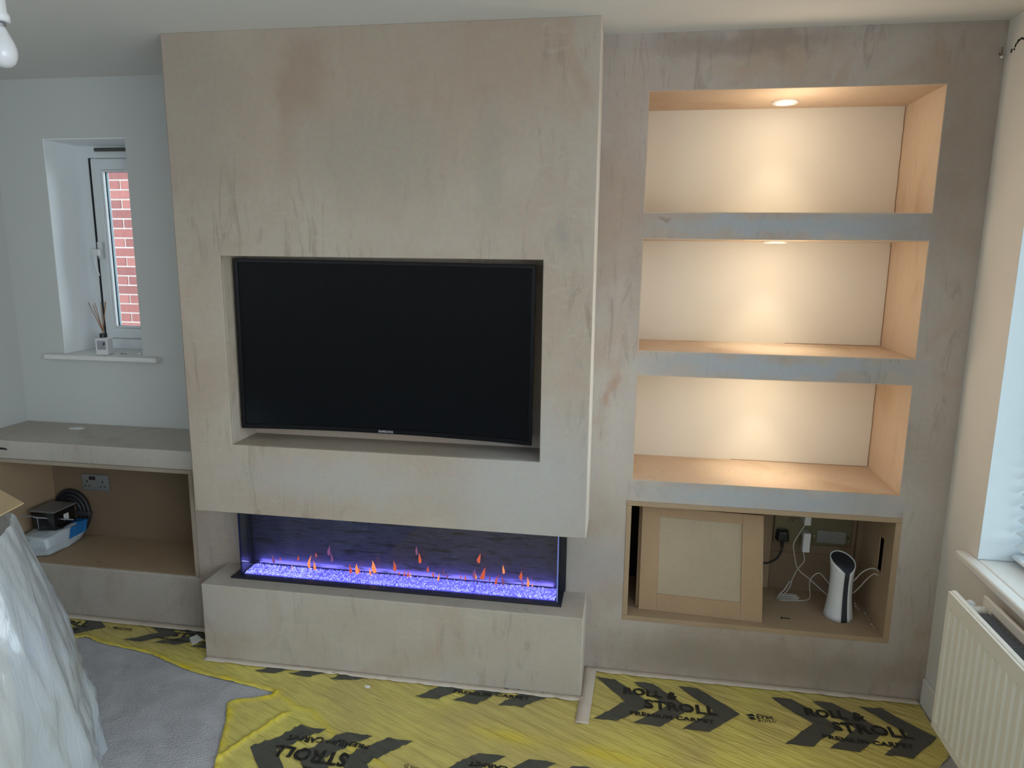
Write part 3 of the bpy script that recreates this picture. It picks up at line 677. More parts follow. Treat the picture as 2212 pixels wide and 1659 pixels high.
def panel_door(name, label, BL, BR, TL, TR, th, group):
    BL, BR, TL, TR = map(Vector, (BL,BR,TL,TR))
    root = empty(name, tuple(BL)); tag(root, label, 'door', group)
    nrm = (BR-BL).cross(TL-BL).normalized()      # points towards the room when x right, z up
    if nrm.y > 0: nrm = -nrm
    def P(s,t,d): return (BL*(1-s)*(1-t)+BR*s*(1-t)+TL*(1-s)*t+TR*s*t) - nrm*d
    def bx(n, s0,s1,t0,t1,d0,d1, m, bev=0.001):
        c = [P(s0,t0,d0),P(s1,t0,d0),P(s1,t0,d1),P(s0,t0,d1),P(s0,t1,d0),P(s1,t1,d0),P(s1,t1,d1),P(s0,t1,d1)]
        aobj(n, MB().hexa(c), m, root, bevel=bev)
    bx('stile',0,0.15,0,1,0,th,m_door); bx('stile',0.83,1,0,1,0,th,m_door)
    bx('rail',0.1505,0.8295,0,0.165,0,th,m_door); bx('rail',0.1505,0.8295,0.905,1,0,th,m_door)
    bx('panel',0.149,0.831,0.16,0.91,0.0065,th-0.001,m_dpan)
    return root
panel_door('cabinet_door','front brown board door with a recessed pale panel, leaning in the cabinet',(1.747,0.267,0.2485),(2.222,0.240,0.2485),(1.7465,0.302,0.673),(2.206,0.283,0.671),0.018,'unfitted cabinet doors')
panel_door('cabinet_door','second brown board door, hidden behind the front one in the cabinet',(1.735,0.291,0.2485),(2.208,0.262,0.2485),(1.736,0.331,0.672),(2.194,0.308,0.671),0.018,'unfitted cabinet doors')

# socket plate, plugs, adapters
sp_ = empty('socket_plate', (2.46,0.553,0.53)); tag(sp_, 'wide dull brass socket plate on the back of the cabinet', 'socket')
aobj('plate', MB().box(2.303,2.614,0.5465,0.5535,0.459,0.612), m_brass, sp_, bevel=0.003)
aobj('blank_module', MB().box(2.478,2.592,0.5445,0.5475,0.474,0.526), m_steel, sp_, bevel=0.001)
for xx in (2.467,2.600): aobj('screw_head', MB().lathe([(0.0,-0.0035),(0.003,-0.003),(0.0042,0.0)],(xx,0.547,0.5015),12,'y'), m_black if xx > 2.5 else m_chrome, sp_)
for xx,zz in ((2.365,0.565),(2.382,0.565)): aobj('rocker_switch', MB().box(xx-0.006,xx+0.006,0.541,0.5465,zz-0.008,zz+0.008), m_brass, sp_, bevel=0.001)
pg = empty('mains_plug', (2.337,0.53,0.50)); tag(pg, 'black three-pin plug with its cable in the brass socket plate', 'plug')
aobj('body', MB().hexa([(2.312,0.512,0.478),(2.362,0.512,0.478),(2.366,0.546,0.476),(2.308,0.546,0.476),(2.318,0.514,0.522),(2.356,0.514,0.522),(2.360,0.546,0.524),(2.312,0.546,0.524)]), m_black, pg, bevel=0.007, seg=3)
aobj('strain_relief', MB().tube([(2.336,0.525,0.480),(2.336,0.523,0.452)], lambda f: 0.008-0.002*f, 10), m_black, pg)
aobj('cable', MB().tube([(2.336,0.523,0.454),(2.332,0.515,0.435),(2.313,0.50,0.408),(2.284,0.50,0.388),(2.262,0.50,0.383),(2.20,0.50,0.375),(2.10,0.50,0.30),(2.06,0.49,0.254)], 0.0042, 8), m_black, pg, smooth=True)
def adapter(label, c, sz, pts):
    a = empty('power_adapter', c); tag(a, label, 'adapter')
    aobj('body', MB().box(c[0]-sz[0],c[0]+sz[0],c[1]-sz[1],c[1]+sz[1],c[2]-sz[2],c[2]+sz[2]), m_whitep, a, bevel=0.004, seg=3)
    aobj('cable', MB().tube(pts, 0.0021, 7, 8), m_cable, a, smooth=True)
    return a
adapter('white power adapter at the top edge of the brass socket plate', (2.413,0.500,0.600), (0.013,0.046,0.022),
  [(2.405,0.46,0.580),(2.386,0.455,0.548),(2.366,0.455,0.499),(2.371,0.46,0.456),(2.391,0.46,0.388),(2.438,0.455,0.349),(2.490,0.43,0.31),(2.525,0.395,0.290)])
a2 = adapter('long white power adapter hanging below the brass plate', (2.424,0.503,0.490), (0.0145,0.016,0.042),
  [(2.414,0.493,0.449),(2.420,0.485,0.414),(2.396,0.478,0.379),(2.377,0.474,0.335),(2.368,0.470,0.300),(2.352,0.474,0.268),(2.328,0.470,0.2525),(2.317,0.455,0.2515),(2.335,0.440,0.2515),(2.37,0.446,0.2515),(2.41,0.452,0.2515),(2.440,0.462,0.2535),(2.449,0.462,0.268),(2.440,0.450,0.320),(2.440,0.445,0.352),(2.458,0.44,0.380),(2.475,0.435,0.383),(2.498,0.42,0.36),(2.520,0.40,0.335)])
cb = MB(); random.seed(5)
for k in range(5):
    yy = 0.442+k*0.008; z = 0.2525+0.003*(k%2)
    cb.tube([(2.325+random.uniform(-.006,.004),yy,z),(2.355,yy+0.008,z+0.002),(2.392+random.uniform(-.004,.012),yy+0.012,z+0.003),(2.398,yy+0.018,z+0.003),(2.365,yy+0.020,z+0.004),(2.325,yy+0.012,z+0.003)],0.0020,6,6)
cb.tube([(2.320,0.452,0.256),(2.332,0.47,0.265),(2.352,0.482,0.282),(2.366,0.488,0.305),(2.372,0.486,0.318)],0.0034,6,6)
aobj('coiled_cable', cb, m_cable, a2, smooth=True)
aobj('plug_pins', MB().box(2.412,2.436,0.519,0.5463,0.505,0.528), m_whitep, a2)
for pts, lab in (([(2.560,0.372,0.343),(2.582,0.366,0.345),(2.604,0.36,0.377),(2.619,0.345,0.413),(2.640,0.330,0.447),(2.662,0.320,0.440),(2.70,0.318,0.42)], 'lower thin grey-white cable looping from the router into the slot'),
            ([(2.565,0.352,0.395),(2.577,0.35,0.406),(2.601,0.34,0.447),(2.630,0.332,0.469),(2.650,0.324,0.466),(2.664,0.318,0.455),(2.70,0.31,0.43)], 'upper thin grey-white cable looping from the router into the slot')):
    tag(obj('network_cable', MB().tube(pts,0.0024,7,8), m_cable, smooth=True), lab, 'cable', 'router cables')

# router
ro = empty('router', (2.530,0.352,0.248)); tag(ro, 'white waisted upright router with a black sloping top and seam', 'router')
def rmul(z): 
    f = z/0.25
    return 1.10-0.66*f+0.54*f*f-0.07*math.sin(PI*f) if f < 1.2 else 1
def rpt(th_, z, k=1.0):
    a, b__ = 0.050, 0.054; m_ = rmul(z)*k
    return (a*math.cos(th_)*m_, b__*math.sin(th_)*m_, z)
def ztop(th_):
    dd = (th_-math.radians(-80)+PI) % (2*PI)-PI
    return 0.232+0.020*math.sin(th_-0.35)-0.018*math.exp(-(dd/0.6)**2)
SE = math.radians(-80)
def shell(t0, t1, k0, k1, extra=0.0, nz=14, nt_=22):
    mb = MB()
    for lay, k in ((0,k1),(1,k0)):
        for j in range(nz+1):
            for i in range(nt_+1):
                th_ = t0+(t1-t0)*i/nt_; z = 0.002+(ztop(th_)+extra-0.002)*j/nz
                mb.v.append(rpt(th_, z, k))
    n = (nz+1)*(nt_+1)
    def I(l,j,i): return l*n+j*(nt_+1)+i
    for j in range(nz):
        for i in range(nt_):
            mb.f.append((I(0,j,i),I(0,j,i+1),I(0,j+1,i+1),I(0,j+1,i))); mb.f.append((I(1,j,i),I(1,j+1,i),I(1,j+1,i+1),I(1,j,i+1)))
        for i in (0,nt_): mb.f.append((I(0,j,i),I(0,j+1,i),I(1,j+1,i),I(1,j,i)))
    for i in range(nt_):
        for j in (0,nz): mb.f.append((I(0,j,i),I(1,j,i),I(1,j,i+1),I(0,j,i+1)))
    return mb
hw = math.radians(14)
obj('left_shell', shell(SE-hw-math.radians(168), SE-hw, 0.93, 1.0, 0.004), m_whitep, ro, smooth=True)
obj('right_shell', shell(SE+hw, SE+math.radians(168)+hw-math.radians(2), 0.93, 1.0, 0.004), m_whitep, ro, smooth=True)
core = MB(); nz, nn = 12, 40
for j in range(nz+1):
    for i in range(nn):
        th_ = 2*PI*i/nn; core.v.append(rpt(th_, ztop(th_)*j/nz, 0.925))
for j in range(nz):
    for i in range(nn): core.f.append((j*nn+i,j*nn+(i+1)%nn,(j+1)*nn+(i+1)%nn,(j+1)*nn+i))
core.v.append((0,0,0.222)); tip = len(core.v)-1
for i in range(nn): core.f.append((nz*nn+i,nz*nn+(i+1)%nn,tip))
core.f.append(tuple(range(nn))[::-1])
obj('core', core, plain('router_charcoal', (0.030,0.033,0.042), 0.45), ro, smooth=True)

# fixings left on the cabinet floor
def screw(name, label, p, q, r, m, group=None, cat='screw'):
    p, q = Vector(p), Vector(q); d = (q-p).normalized()
    mb = MB(); mb.tube([p, p+d*r*0.9, q], lambda f: r if f < 0.02 else r*0.5, 8, 0)
    mb.tube([p-d*r*0.1, p+d*r*0.55], r*1.35, 8, 0)
    root = empty(name, tuple(p)); tag(root, label, cat, group)
    aobj('shank', MB().tube([p+d*r*0.5, p+(q-p)*0.9, q], lambda f: r*0.55 if f < 0.6 else r*0.15, 7, 0), m, root)
    aobj('head', MB().tube([p, p+d*r*0.3, p+d*r*0.9], lambda f: r*1.6 if f < 0.6 else r*0.6, 9, 0), m, root)
    return root
screw('screw','dark rusty screw lying on the cabinet floor left of the router',(2.302,0.287,0.2530),(2.338,0.291,0.2500),0.0030,m_void)
for i, (p, q) in enumerate((((2.628,0.470,0.2515),(2.630,0.405,0.2515)),((2.622,0.445,0.2515),(2.624,0.405,0.2515)),((2.644,0.39,0.2515),(2.641,0.325,0.2515)),((2.640,0.302,0.2515),(2.642,0.262,0.2515)))):
    screw('nail', ['long bright nail on the cabinet floor, farthest back behind the router','short bright nail beside the farthest-back one behind the router','bright nail by the cabinet side, between the router and the front','bright nail nearest the front right corner of the cabinet'][i], p, q, 0.0020, m_gloss, 'nails along the cabinet side', 'nail')

# ================================================================== THINGS IN THE LEFT UNIT
so_ = empty('wall_socket', (-0.896,0.545,0.52)); tag(so_, 'grey metal double wall socket on the back of the left unit', 'socket')
aobj('plate', MB().box(-0.970,-0.822,0.5385,0.5465,0.478,0.562), m_steel, so_, bevel=0.003)
for xx in (-0.918,-0.900): aobj('rocker_switch', MB().box(xx-0.007,xx+0.007,0.535,0.5385,0.535,0.552), m_black, so_, bevel=0.001)
for cx in (-0.940,-0.855):
    pm = MB().box(cx-0.003,cx+0.003,0.5378,0.5386,0.521,0.531)
    pm.box(cx-0.0145,cx-0.0075,0.5378,0.5386,0.500,0.505).box(cx+0.0075,cx+0.0145,0.5378,0.5386,0.500,0.505)
    aobj('pin_slots', pm, m_void, so_)

pk = empty('soft_pack', (-1.02,0.38,0.2447)); tag(pk, 'crumpled white and blue plastic pack lying in the left unit', 'pack')
m_pack = plain('pack_film', (0.56,0.62,0.66), 0.35, bump=0.3, bscale=25, var=0.1, vscale=14)
m_blue = plain('pack_blue', (0.015,0.17,0.47), 0.35)
def rumpled_box(x0,x1,y0,y1,z0,z1, amp, seed, n=(12,18,8), skew=(0,0)):
    bm = bmesh.new(); bmesh.ops.create_cube(bm, size=1)
    bmesh.ops.subdivide_edges(bm, edges=bm.edges, cuts=9, use_grid_fill=True)
    mb = MB()
    for v in bm.verts:
        c = Vector(((v.co.x+.5),(v.co.y+.5),(v.co.z+.5)))
        # round the corners a little
        e = [abs(q-0.5)*2 for q in c]; k = 1-0.05*(e[0]*e[1]+e[1]*e[2]+e[0]*e[2])/1.0
        p = Vector((x0+(x1-x0)*(0.5+(c.x-0.5)*k)+skew[0]*c.z, y0+(y1-y0)*(0.5+(c.y-0.5)*k)+skew[1]*c.z, z0+(z1-z0)*(0.5+(c.z-0.5)*k)))
        q = noise.noise_vector(p*22+Vector((seed,0,0)))*amp + noise.noise_vector(p*60+Vector((0,seed,0)))*amp*0.4
        if c.z < 0.01: q.z = 0
        p += q; p.z = max(p.z, z0); mb.v.append(tuple(p))
    bm.verts.index_update(); mb.f = [tuple(v.index for v in f.verts) for f in bm.faces]; bm.free()
    return mb
aobj('wrapped_body', rumpled_box(-1.105,-0.938,0.255,0.508,0.2450,0.340,0.009,2.0), m_pack, pk, smooth=True)
bl = MB(); nn_ = 12
for j in range(5):
    for i in range(nn_+1):
        y = 0.385+0.105*i/nn_+0.02*(j/4); 
        p = Vector((-0.9335, y, 0.288+0.052*j/4)); bl.v.append(tuple(p+Vector((0.001*math.sin(i*1.7+j),0,0))))
for j in range(4):
    for i in range(nn_): a = j*(nn_+1)+i; bl.f.append((a,a+1,a+nn_+2,a+nn_+1))
o = aobj('blue_patch', bl, m_blue, pk, recalc=False); md = o.modifiers.new('t','SOLIDIFY'); md.thickness = 0.003; md.offset = 0
aobj('blue_patch', MB().box(-0.985,-0.9325,0.46,0.507,0.335,0.3445), m_blue, pk, bevel=0.002)
aobj('open_end', MB().tube([(-1.09,0.251,0.30),(-1.07,0.2490,0.32),(-1.045,0.2485,0.318),(-1.035,0.2485,0.29),(-1.04,0.2490,0.258)],0.006,7).box(-1.098,-1.045,0.2515,0.2545,0.256,0.312), plain('pack_shadow_grey',(0.20,0.24,0.25),0.5), pk, smooth=False)

tb = empty('storage_tub', (-1.03,0.39,0.342)); tag(tb, 'clear plastic lidded tub of dark fixings standing on the white pack', 'tub')
z0 = 0.3435
aobj('tub_body', MB().slab(-1.085,-0.965,0.345,0.470,z0,z0+0.085,[(-1.082,-0.968,0.348,0.467)],'xy').box(-1.0849,-0.9651,0.3451,0.4699,z0,z0+0.003), m_tubg, tb, bevel=0.002)
aobj('contents', rumpled_box(-1.080,-0.970,0.350,0.465,z0+0.004,z0+0.066,0.004,5.0), plain('dark_fixings',(0.022,0.026,0.045),0.5,var=0.6,vscale=120), tb)
aobj('lid', MB().box(-1.092,-0.958,0.338,0.477,z0+0.086,z0+0.094), plain('tub_lid',(0.17,0.165,0.17),0.3), tb, bevel=0.003)
aobj('label', MB().box(-0.9645,-0.9635,0.400,0.430,z0+0.028,z0+0.060), m_paper, tb)
tr = empty('clear_tray', (-1.0,0.37,0.343)); tag(tr, 'shallow clear plastic tray propped in front of the lidded tub', 'tray')
tm = MB().tube([(-1.135,0.330,0.410),(-1.06,0.325,0.415),(-1.035,0.322,0.412),(-0.93,0.42,0.372)],0.0032,6,3).tube([(-1.035,0.322,0.412),(-1.035,0.325,0.352)],0.002,6,0)
aobj('rim', tm, m_whitep if False else plain('clear_rim',(0.30,0.31,0.34),0.25), tr)
aobj('tray_wall', MB().hexa([(-1.035,0.322,0.3455),(-0.945,0.365,0.3455),(-0.945,0.3665,0.3455),(-1.035,0.3235,0.3455),(-1.035,0.322,0.410),(-0.935,0.418,0.374),(-0.935,0.4195,0.374),(-1.035,0.3235,0.410)]), m_tubg, tr)
co = empty('coiled_hose', (-1.018,0.53,0.245)); tag(co, 'black coiled hose leaning on the back board behind the tub', 'hose')
cm = MB()
for k in range(3):
    c = Vector((-1.031,0.531-0.001*k,0.3655)); R_ = 0.0900-0.021*k
    pts = [(c.x+R_*math.cos(a), c.y+0.0012*math.sin(3*a+k), c.z+(R_+0.0185)*math.sin(a)) for a in [2*PI*i/28 for i in range(29)]]
    cm.tube(pts, 0.0115, 8, 0, cap=False)
aobj('coil', cm, plain('black_rubber',(0.018,0.018,0.022),0.5), co, smooth=True)
aobj('wrap_band', MB().box(-1.005,-0.928,0.516,0.5445,0.352,0.376), plain('dark_band',(0.05,0.05,0.055),0.6), co, bevel=0.006)
# little chip of board on the unit floor
tag(obj('debris_chip', MB().hexa([(-0.700,0.262,0.2448),(-0.672,0.262,0.2448),(-0.676,0.270,0.2448),(-0.696,0.268,0.2448),(-0.690,0.262,0.2465),(-0.674,0.262,0.2490),(-0.677,0.268,0.2480),(-0.690,0.268,0.2465)]), m_dedge), 'small dark chip of debris on the floor of the left unit', 'debris')

# ================================================================== WINDOW BOARD THINGS
rd = empty('reed_diffuser', (-0.803,0.575,1.1553), math.radians(12)); tag(rd, 'white square reed diffuser bottle with brown reeds on the window board', 'diffuser')
obj('bottle', MB().box(-0.029,0.029,-0.027,0.027,0.0,0.083), plain('white_ceramic',(0.66,0.66,0.66),0.35), rd, bevel=0.005, seg=3)
obj('neck_collar', MB().lathe([(0.0165,0.083),(0.0165,0.102),(0.012,0.102),(0.011,0.098)],n=20), m_black, rd)
obj('printed_label', MB().box(-0.019,0.020,-0.0279,-0.0270,0.027,0.070), plain('label_grey',(0.30,0.31,0.34),0.6,var=0.25,vscale=80), rd)
obj('leaf_print', MB().tube([(0.010,-0.0283,0.047),(0.013,-0.0285,0.055),(0.015,-0.0283,0.062)],lambda f:0.0045*math.sin(PI*min(1,f*0.9+0.1))+0.0005,6), m_chev, rd)
for (tx,ty,tz) in ((-0.055,0.0,0.248),(-0.032,0.012,0.245),(-0.008,0.02,0.25),(-0.001,-0.005,0.12),(0.026,-0.006,0.252),(0.020,0.010,0.250),(-0.045,0.02,0.235)):
    if tz < 0.2: continue
    bx_ = -tx*0.12
    obj('reed', MB().tube([(bx_,0,0.09),(tx,ty,tz)],0.0018,6,0), m_wood, rd)
for i,(px_,py_,ang) in enumerate(((-0.720,0.600,0.2),(-0.662,0.628,2.2),(-0.615,0.612,-0.5))):
    c = Vector((px_,py_,1.158)); d = Vector((math.cos(ang),math.sin(ang),0))*0.014
    screw('wall_plug', ['small grey wall plug on the window board, nearest the diffuser','small pale wall plug in the middle of the window board','small dark wall plug on the window board, nearest the window reveal'][i], tuple(c-d+Vector((0,0,0.001))), tuple(c+d), 0.0028, (m_steel,m_whitep,m_chev)[i], 'wall plugs on the window board', 'wall plug')

# ================================================================== PENDANT BULB
pd = empty('pendant_lamp', (0.300,-1.0,2.4)); tag(pd, 'unlit white pendant bulb on a cable hanging top left', 'lamp')
aobj('ceiling_rose', MB().lathe([(0.0,2.372),(0.03,2.374),(0.045,2.388),(0.05,2.3995)],(0.300,-1.0,0),28), m_whitep, pd, smooth=True)
aobj('flex', MB().tube([(0.300,-1.0,2.374),(0.300,-1.0,2.20)],0.003,8,0), m_whitep, pd)
aobj('lamp_holder', MB().lathe([(0.006,2.215),(0.012,2.205),(0.016,2.19),(0.017,2.155),(0.021,2.150),(0.0215,2.136),(0.016,2.135)],(0.300,-1.0,0),24), m_whitep, pd, smooth=True)
aobj('bulb_cap', MB().lathe([(0.0125,2.137),(0.0125,2.127),(0.010,2.124)],(0.300,-1.0,0),20), plain('cap_grey',(0.25,0.26,0.27),0.4,0.6), pd, smooth=True)
bp_ = [(0.0115,2.126),(0.014,2.118),(0.019,2.107),(0.025,2.094),(0.0285,2.082),(0.0290,2.072),(0.027,2.061),(0.022,2.051),(0.014,2.045),(0.006,2.0428),(0.0,2.0425)]
aobj('bulb', MB().lathe(bp_,(0.300,-1.0,0),32), plain('opal_bulb',(0.68,0.69,0.71),0.18), pd, smooth=True)

# wall hook and scuffs near the top right corner
hk = empty('wall_hook', (2.795,0.206,2.29)); tag(hk, 'small pale hook screwed into the plaster high in the right corner', 'hook')
aobj('shank', MB().tube([(2.797,D-0.001,2.300),(2.796,0.195,2.292),(2.796,0.187,2.284),(2.797,0.188,2.292),(2.797,0.190,2.315)],0.0022,7), m_brass, hk, smooth=True)
aobj('tip_ball', MB().lathe([(0.0,-0.005),(0.004,-0.003),(0.005,0.0),(0.004,0.003),(0.0,0.005)],(2.796,0.185,2.284),10), m_gloss, hk, smooth=True)
sc = MB(); random.seed(9)
for (y,z,l,a) in ((0.166,2.297,0.012,1.4),(0.150,2.297,0.005,0.6),(0.143,2.308,0.012,0.9),(0.132,2.316,0.010,1.1),(0.118,2.318,0.016,0.2),(0.10,2.314,0.018,-0.35),(0.08,2.305,0.02,-0.8),(0.06,2.29,0.02,-1.0)):
    dy, dz = -math.cos(a)*l, math.sin(a)*l
    sc.tube([(R-0.0004,y-dy/2,z-dz/2),(R-0.0004,y,z+0.001),(R-0.0004,y+dy/2,z+dz/2)],0.0028,6,3)
wr = bpy.data.objects['wall_right']; obj('scuff_mark', sc, m_void, wr)

# ================================================================== YELLOW CARPET FILM
edge_l = [(-1.24,0.06),(-0.95,0.03),(-0.661,0.022),(-0.594,0.050),(-0.497,0.018),(-0.34,-0.003),(-0.24,-0.018),(-0.087,-0.076),(0.0,-0.103),(0.138,-0.129),(0.273,-0.15),(0.394,-0.173),
          (0.382,-0.187),(0.334,-0.219),(0.263,-0.24),(0.244,-0.258),(0.293,-0.344),(0.344,-0.469),(0.389,-0.576),(0.42,-0.75),(0.40,-1.0),(0.46,-1.35)]
poly = edge_l + [(0.9,-1.42),(1.8,-1.38),(2.70,-1.40),(2.735,-1.2),(2.73,-0.165),(2.79,-0.10),(2.797,0.185),(2.795,D-0.002),(W+0.002,D-0.002),(W+0.002,-0.002),(-0.002,-0.002),(-0.002,D-0.002),(-1.24,D-0.002)]
crease = [(0.394,-0.173),(0.512,-0.243),(0.576,-0.252),(0.707,-0.363),(0.797,-0.419),(0.933,-0.481),(1.08,-0.60),(1.15,-0.8)]
crease2 = [(0.37,-0.575),(0.395,-0.50),(0.455,-0.36),(0.50,-0.28)]
def inside(x, y):
    c = False; j = len(poly)-1
    for i in range(len(poly)):
        xi, yi = poly[i]; xj, yj = poly[j]
        if (yi > y) != (yj > y) and x < (xj-xi)*(y-yi)/(yj-yi)+xi: c = not c
        j = i
    return c
def near(pl, x, y, closed=False):
    best = (1e9, x, y); n = len(pl)
    for i in range(n if closed else n-1):
        ax, ay = pl[i]; bx, by = pl[(i+1)%n]; dx, dy = bx-ax, by-ay; l2 = dx*dx+dy*dy
        if l2 == 0: continue
        t_ = max(0, min(1, ((x-ax)*dx+(y-ay)*dy)/l2)); qx, qy = ax+t_*dx, ay+t_*dy
        d = (x-qx)**2+(y-qy)**2
        if d < best[0]: best = (d, qx, qy)
    return math.sqrt(best[0]), best[1], best[2]
def nz3(x, y, z=0.0): return noise.noise(Vector((x, y, z)))
def film_h(x, y):
    ca, sa = 0.883, -0.469
    u = x*ca + y*sa; v = -x*sa + y*ca
    if x > 1.6:                                    # calmer creases on the right
        f = min(1, (x-1.6)/0.5); amp = 0.0085*(1-f)+0.0055*f
    else: amp = 0.0085
    if x < 0.1: amp = 0.004
    wv = v + 0.02*nz3(u*2.2, v*1.5, 3.0)
    r1 = (1-abs(nz3(u*0.9, wv*17, 0.0)))**7
    r2 = (1-abs(nz3(u*1.3+7, wv*34, 5.0)))**6
    m_ = 0.45+0.55*max(0, min(1, 0.5+1.6*nz3(x*2.4, y*2.4, 9.0)))
    h = 0.0016 + amp*m_*(r1*0.9 + r2*0.35) + 0.0016*(0.5+nz3(x*14, y*14, 2.0))
    d = near(edge_l, x, y)[0]; fold = 0.0
    if d < 0.05:
        k = math.exp(-(d/0.016)**2)*(0.45+0.9*abs(nz3(x*16, y*16, 4.0)))
        h += 0.010*k*min(1, d/0.006); fold = max(fold, min(1, math.exp(-(d/0.026)**2)*(0.35+1.3*abs(nz3(x*9, y*9, 6.0)))))
    d = near(crease, x, y)[0]
    if d < 0.03: h += 0.007*math.exp(-(d/0.007)**2); fold = max(fold, 0.5*math.exp(-(d/0.012)**2))
    d = near(crease2, x, y)[0]
    if d < 0.03: h += 0.008*math.exp(-(d/0.008)**2); fold = max(fold, 0.8*math.exp(-(d/0.009)**2))
    # doubled yellow band running across the open floor
    band = abs((y+0.27+0.10*(x-1.35)) + 0.02*nz3(x*3, 0, 1.0))
    if x > 1.1: fold = max(fold, 0.75*math.exp(-(band/0.035)**2)*min(1, (x-1.1)/0.25)*(0.55+0.9*nz3(x*5, y*5, 8.0)))
    # settle flat against the walls
    return h, max(0, min(1, fold))
G = 0.0085
cells = {}; 
X0, X1, Y0, Y1 = -1.25, 2.81, -1.43, 0.215
def gv(i, j):
    return (X0+i*G, Y0+j*G)
nx, ny = int((X1-X0)/G)+1, int((Y1-Y0)/G)+1
ins = {}
# only the part a viewer beside the camera can see is finely gridded
for i in range(nx+1):
    for j in range(ny+1):
        x, y = gv(i, j); ins[i, j] = inside(x, y)
vid = {}; V = []; Fc = []; FO = []
def getv(i, j):
    if (i, j) not in vid:
        x, y = gv(i, j)
        if not ins[i, j]: _, x, y = near(poly, x, y, True)
        h, f = film_h(x, y); vid[i, j] = len(V); V.append((x, y, h)); FO.append(f)
    return vid[i, j]
for i in range(nx):
    for j in range(ny):
        q = [(i,j),(i+1,j),(i+1,j+1),(i,j+1)]
        if sum(ins[k] for k in q) >= 2: Fc.append(tuple(getv(*k) for k in q))
me = bpy.data.meshes.new('floor_film'); me.from_pydata(V, [], Fc); me.materials.append(m_film); me.update()
at = me.attributes.new('fold', 'FLOAT', 'POINT')
at.data.foreach_set('value', FO)
for p in me.polygons: p.use_smooth = True
ff = bpy.data.objects.new('floor_film', me); COL.objects.link(ff)
tag(ff, 'crinkled yellow protective plastic film with black arrows taped over the carpet', 'floor film')

def lay(name, me, mat, lift):
    """cut a flat print along the film grid, drape it over the creases"""
    bm = bmesh.new(); bm.from_mesh(me)
    xs = [v.co.x for v in bm.verts]; ys = [v.co.y for v in bm.verts]
    if not xs: return None
    for ax, lo, hi, o0 in ((0, min(xs), max(xs), X0), (1, min(ys), max(ys), Y0)):
        k = math.ceil((lo-o0)/G)
        while o0+k*G < hi:
            co = [0,0,0]; no = [0,0,0]; co[ax] = o0+k*G; no[ax] = 1
            bmesh.ops.bisect_plane(bm, geom=bm.verts[:]+bm.edges[:]+bm.faces[:], plane_co=co, plane_no=no, dist=1e-6); k += 1
    dead = [f for f in bm.faces if not inside(f.calc_center_median().x, f.calc_center_median().y)]
    bmesh.ops.delete(bm, geom=dead, context='FACES')
    bmesh.ops.triangulate(bm, faces=bm.faces[:])
    for v in bm.verts: v.co.z = film_h(v.co.x, v.co.y)[0]+lift
    m2 = bpy.data.meshes.new(name); bm.to_mesh(m2); bm.free(); m2.materials.append(mat)
    if len(m2.polygons) == 0: return None
    for p in m2.polygons: p.use_smooth = True
    o = bpy.data.objects.new(name, m2); COL.objects.link(o); o.parent = ff; return o
CH = [(0,.133),(.075,.133),(.215,0),(.093,-.122),(0,-.122),(.118,0)]
def warp(x, y):                                   # slight wander of the print with the creases
    return x+0.006*nz3(x*9, y*9, 12.0), y+0.006*nz3(x*9, y*9, 15.0)
def arrow(x0, y0, flip=False, ky=1.0, slope=0.0):
    s = -1 if flip else 1
    def T(px, py): 
        X = x0+s*px; Yy = y0+s*py*ky+slope*(s*px); return warp(X, Yy)
    for off in (0, .147, .317):
        P = []
        n = len(CH)
        for i in range(n):
            a, b__ = CH[i], CH[(i+1)%n]
            for k in range(6): P.append((off+a[0]+(b__[0]-a[0])*k/6, a[1]+(b__[1]-a[1])*k/6))
        bm = bmesh.new(); vs = [bm.verts.new((*T(*p), 0)) for p in P]; f = bm.faces.new(vs); bmesh.ops.triangulate(bm, faces=[f])
        m1 = bpy.data.meshes.new('t'); bm.to_mesh(m1); bm.free(); lay('arrow_print', m1, m_chev, 0.0022)
    for s_, size, px, py, sx_ in (('ROLL &', 0.062, .105, .047, 0.94), ('STROLL', 0.075, .185, -.024, 0.95), ('PREMIUM CARPET', 0.031, .135, -.075, 1.12)):
        m1 = textmesh(s_, size, 0.0034 if size > 0.05 else 0.0014, 1.08)
        for v in m1.vertices:
            X, Yy = T(px+v.co.x*sx_, py+v.co.y*0.92); v.co = Vector((X, Yy, 0))
        lay('lettering', m1, m_ink, 0.0030)
    m1 = textmesh('EVER', 0.034, 0.0008, 1.1)
    for v in m1.vertices:
        X, Yy = T(-.072+v.co.x*0.72, -.003+v.co.y*0.8); v.co = Vector((X, Yy, 0))
    lay('lettering', m1, m_ink, 0.0030)
    m1 = textmesh('BUILD', 0.022, 0.0002, 1.2)
    for v in m1.vertices:
        X, Yy = T(-.070+v.co.x*0.9, -.018+v.co.y*0.8); v.co = Vector((X, Yy, 0))
    lay('lettering', m1, m_ink, 0.0030)
    bm = bmesh.new()
    for pts in ([(-.112,.012),(-.085,.020),(-.076,.010),(-.098,.006)],[(-.105,.001),(-.082,.004),(-.074,-.008),(-.094,-.010)]):
        bm.faces.new([bm.verts.new((*T(*p),0)) for p in pts])
    m1 = bpy.data.meshes.new('t'); bm.to_mesh(m1); bm.free(); lay('emblem_print', m1, m_ink, 0.0030)
arrow(1.590, 0.005); arrow(2.252, -0.008, False, 1.05)
arrow(0.922, 0.012, False, 0.95); arrow(0.243, 0.030, False, 0.72)
arrow(-0.43, 0.135, False, 0.62); arrow(-1.10, 0.137, False, 0.75)
arrow(0.990, -0.485, True, 1.12, -0.02); arrow(1.635, -0.490, True, 1.0); arrow(2.28, -0.50, True, 1.0)

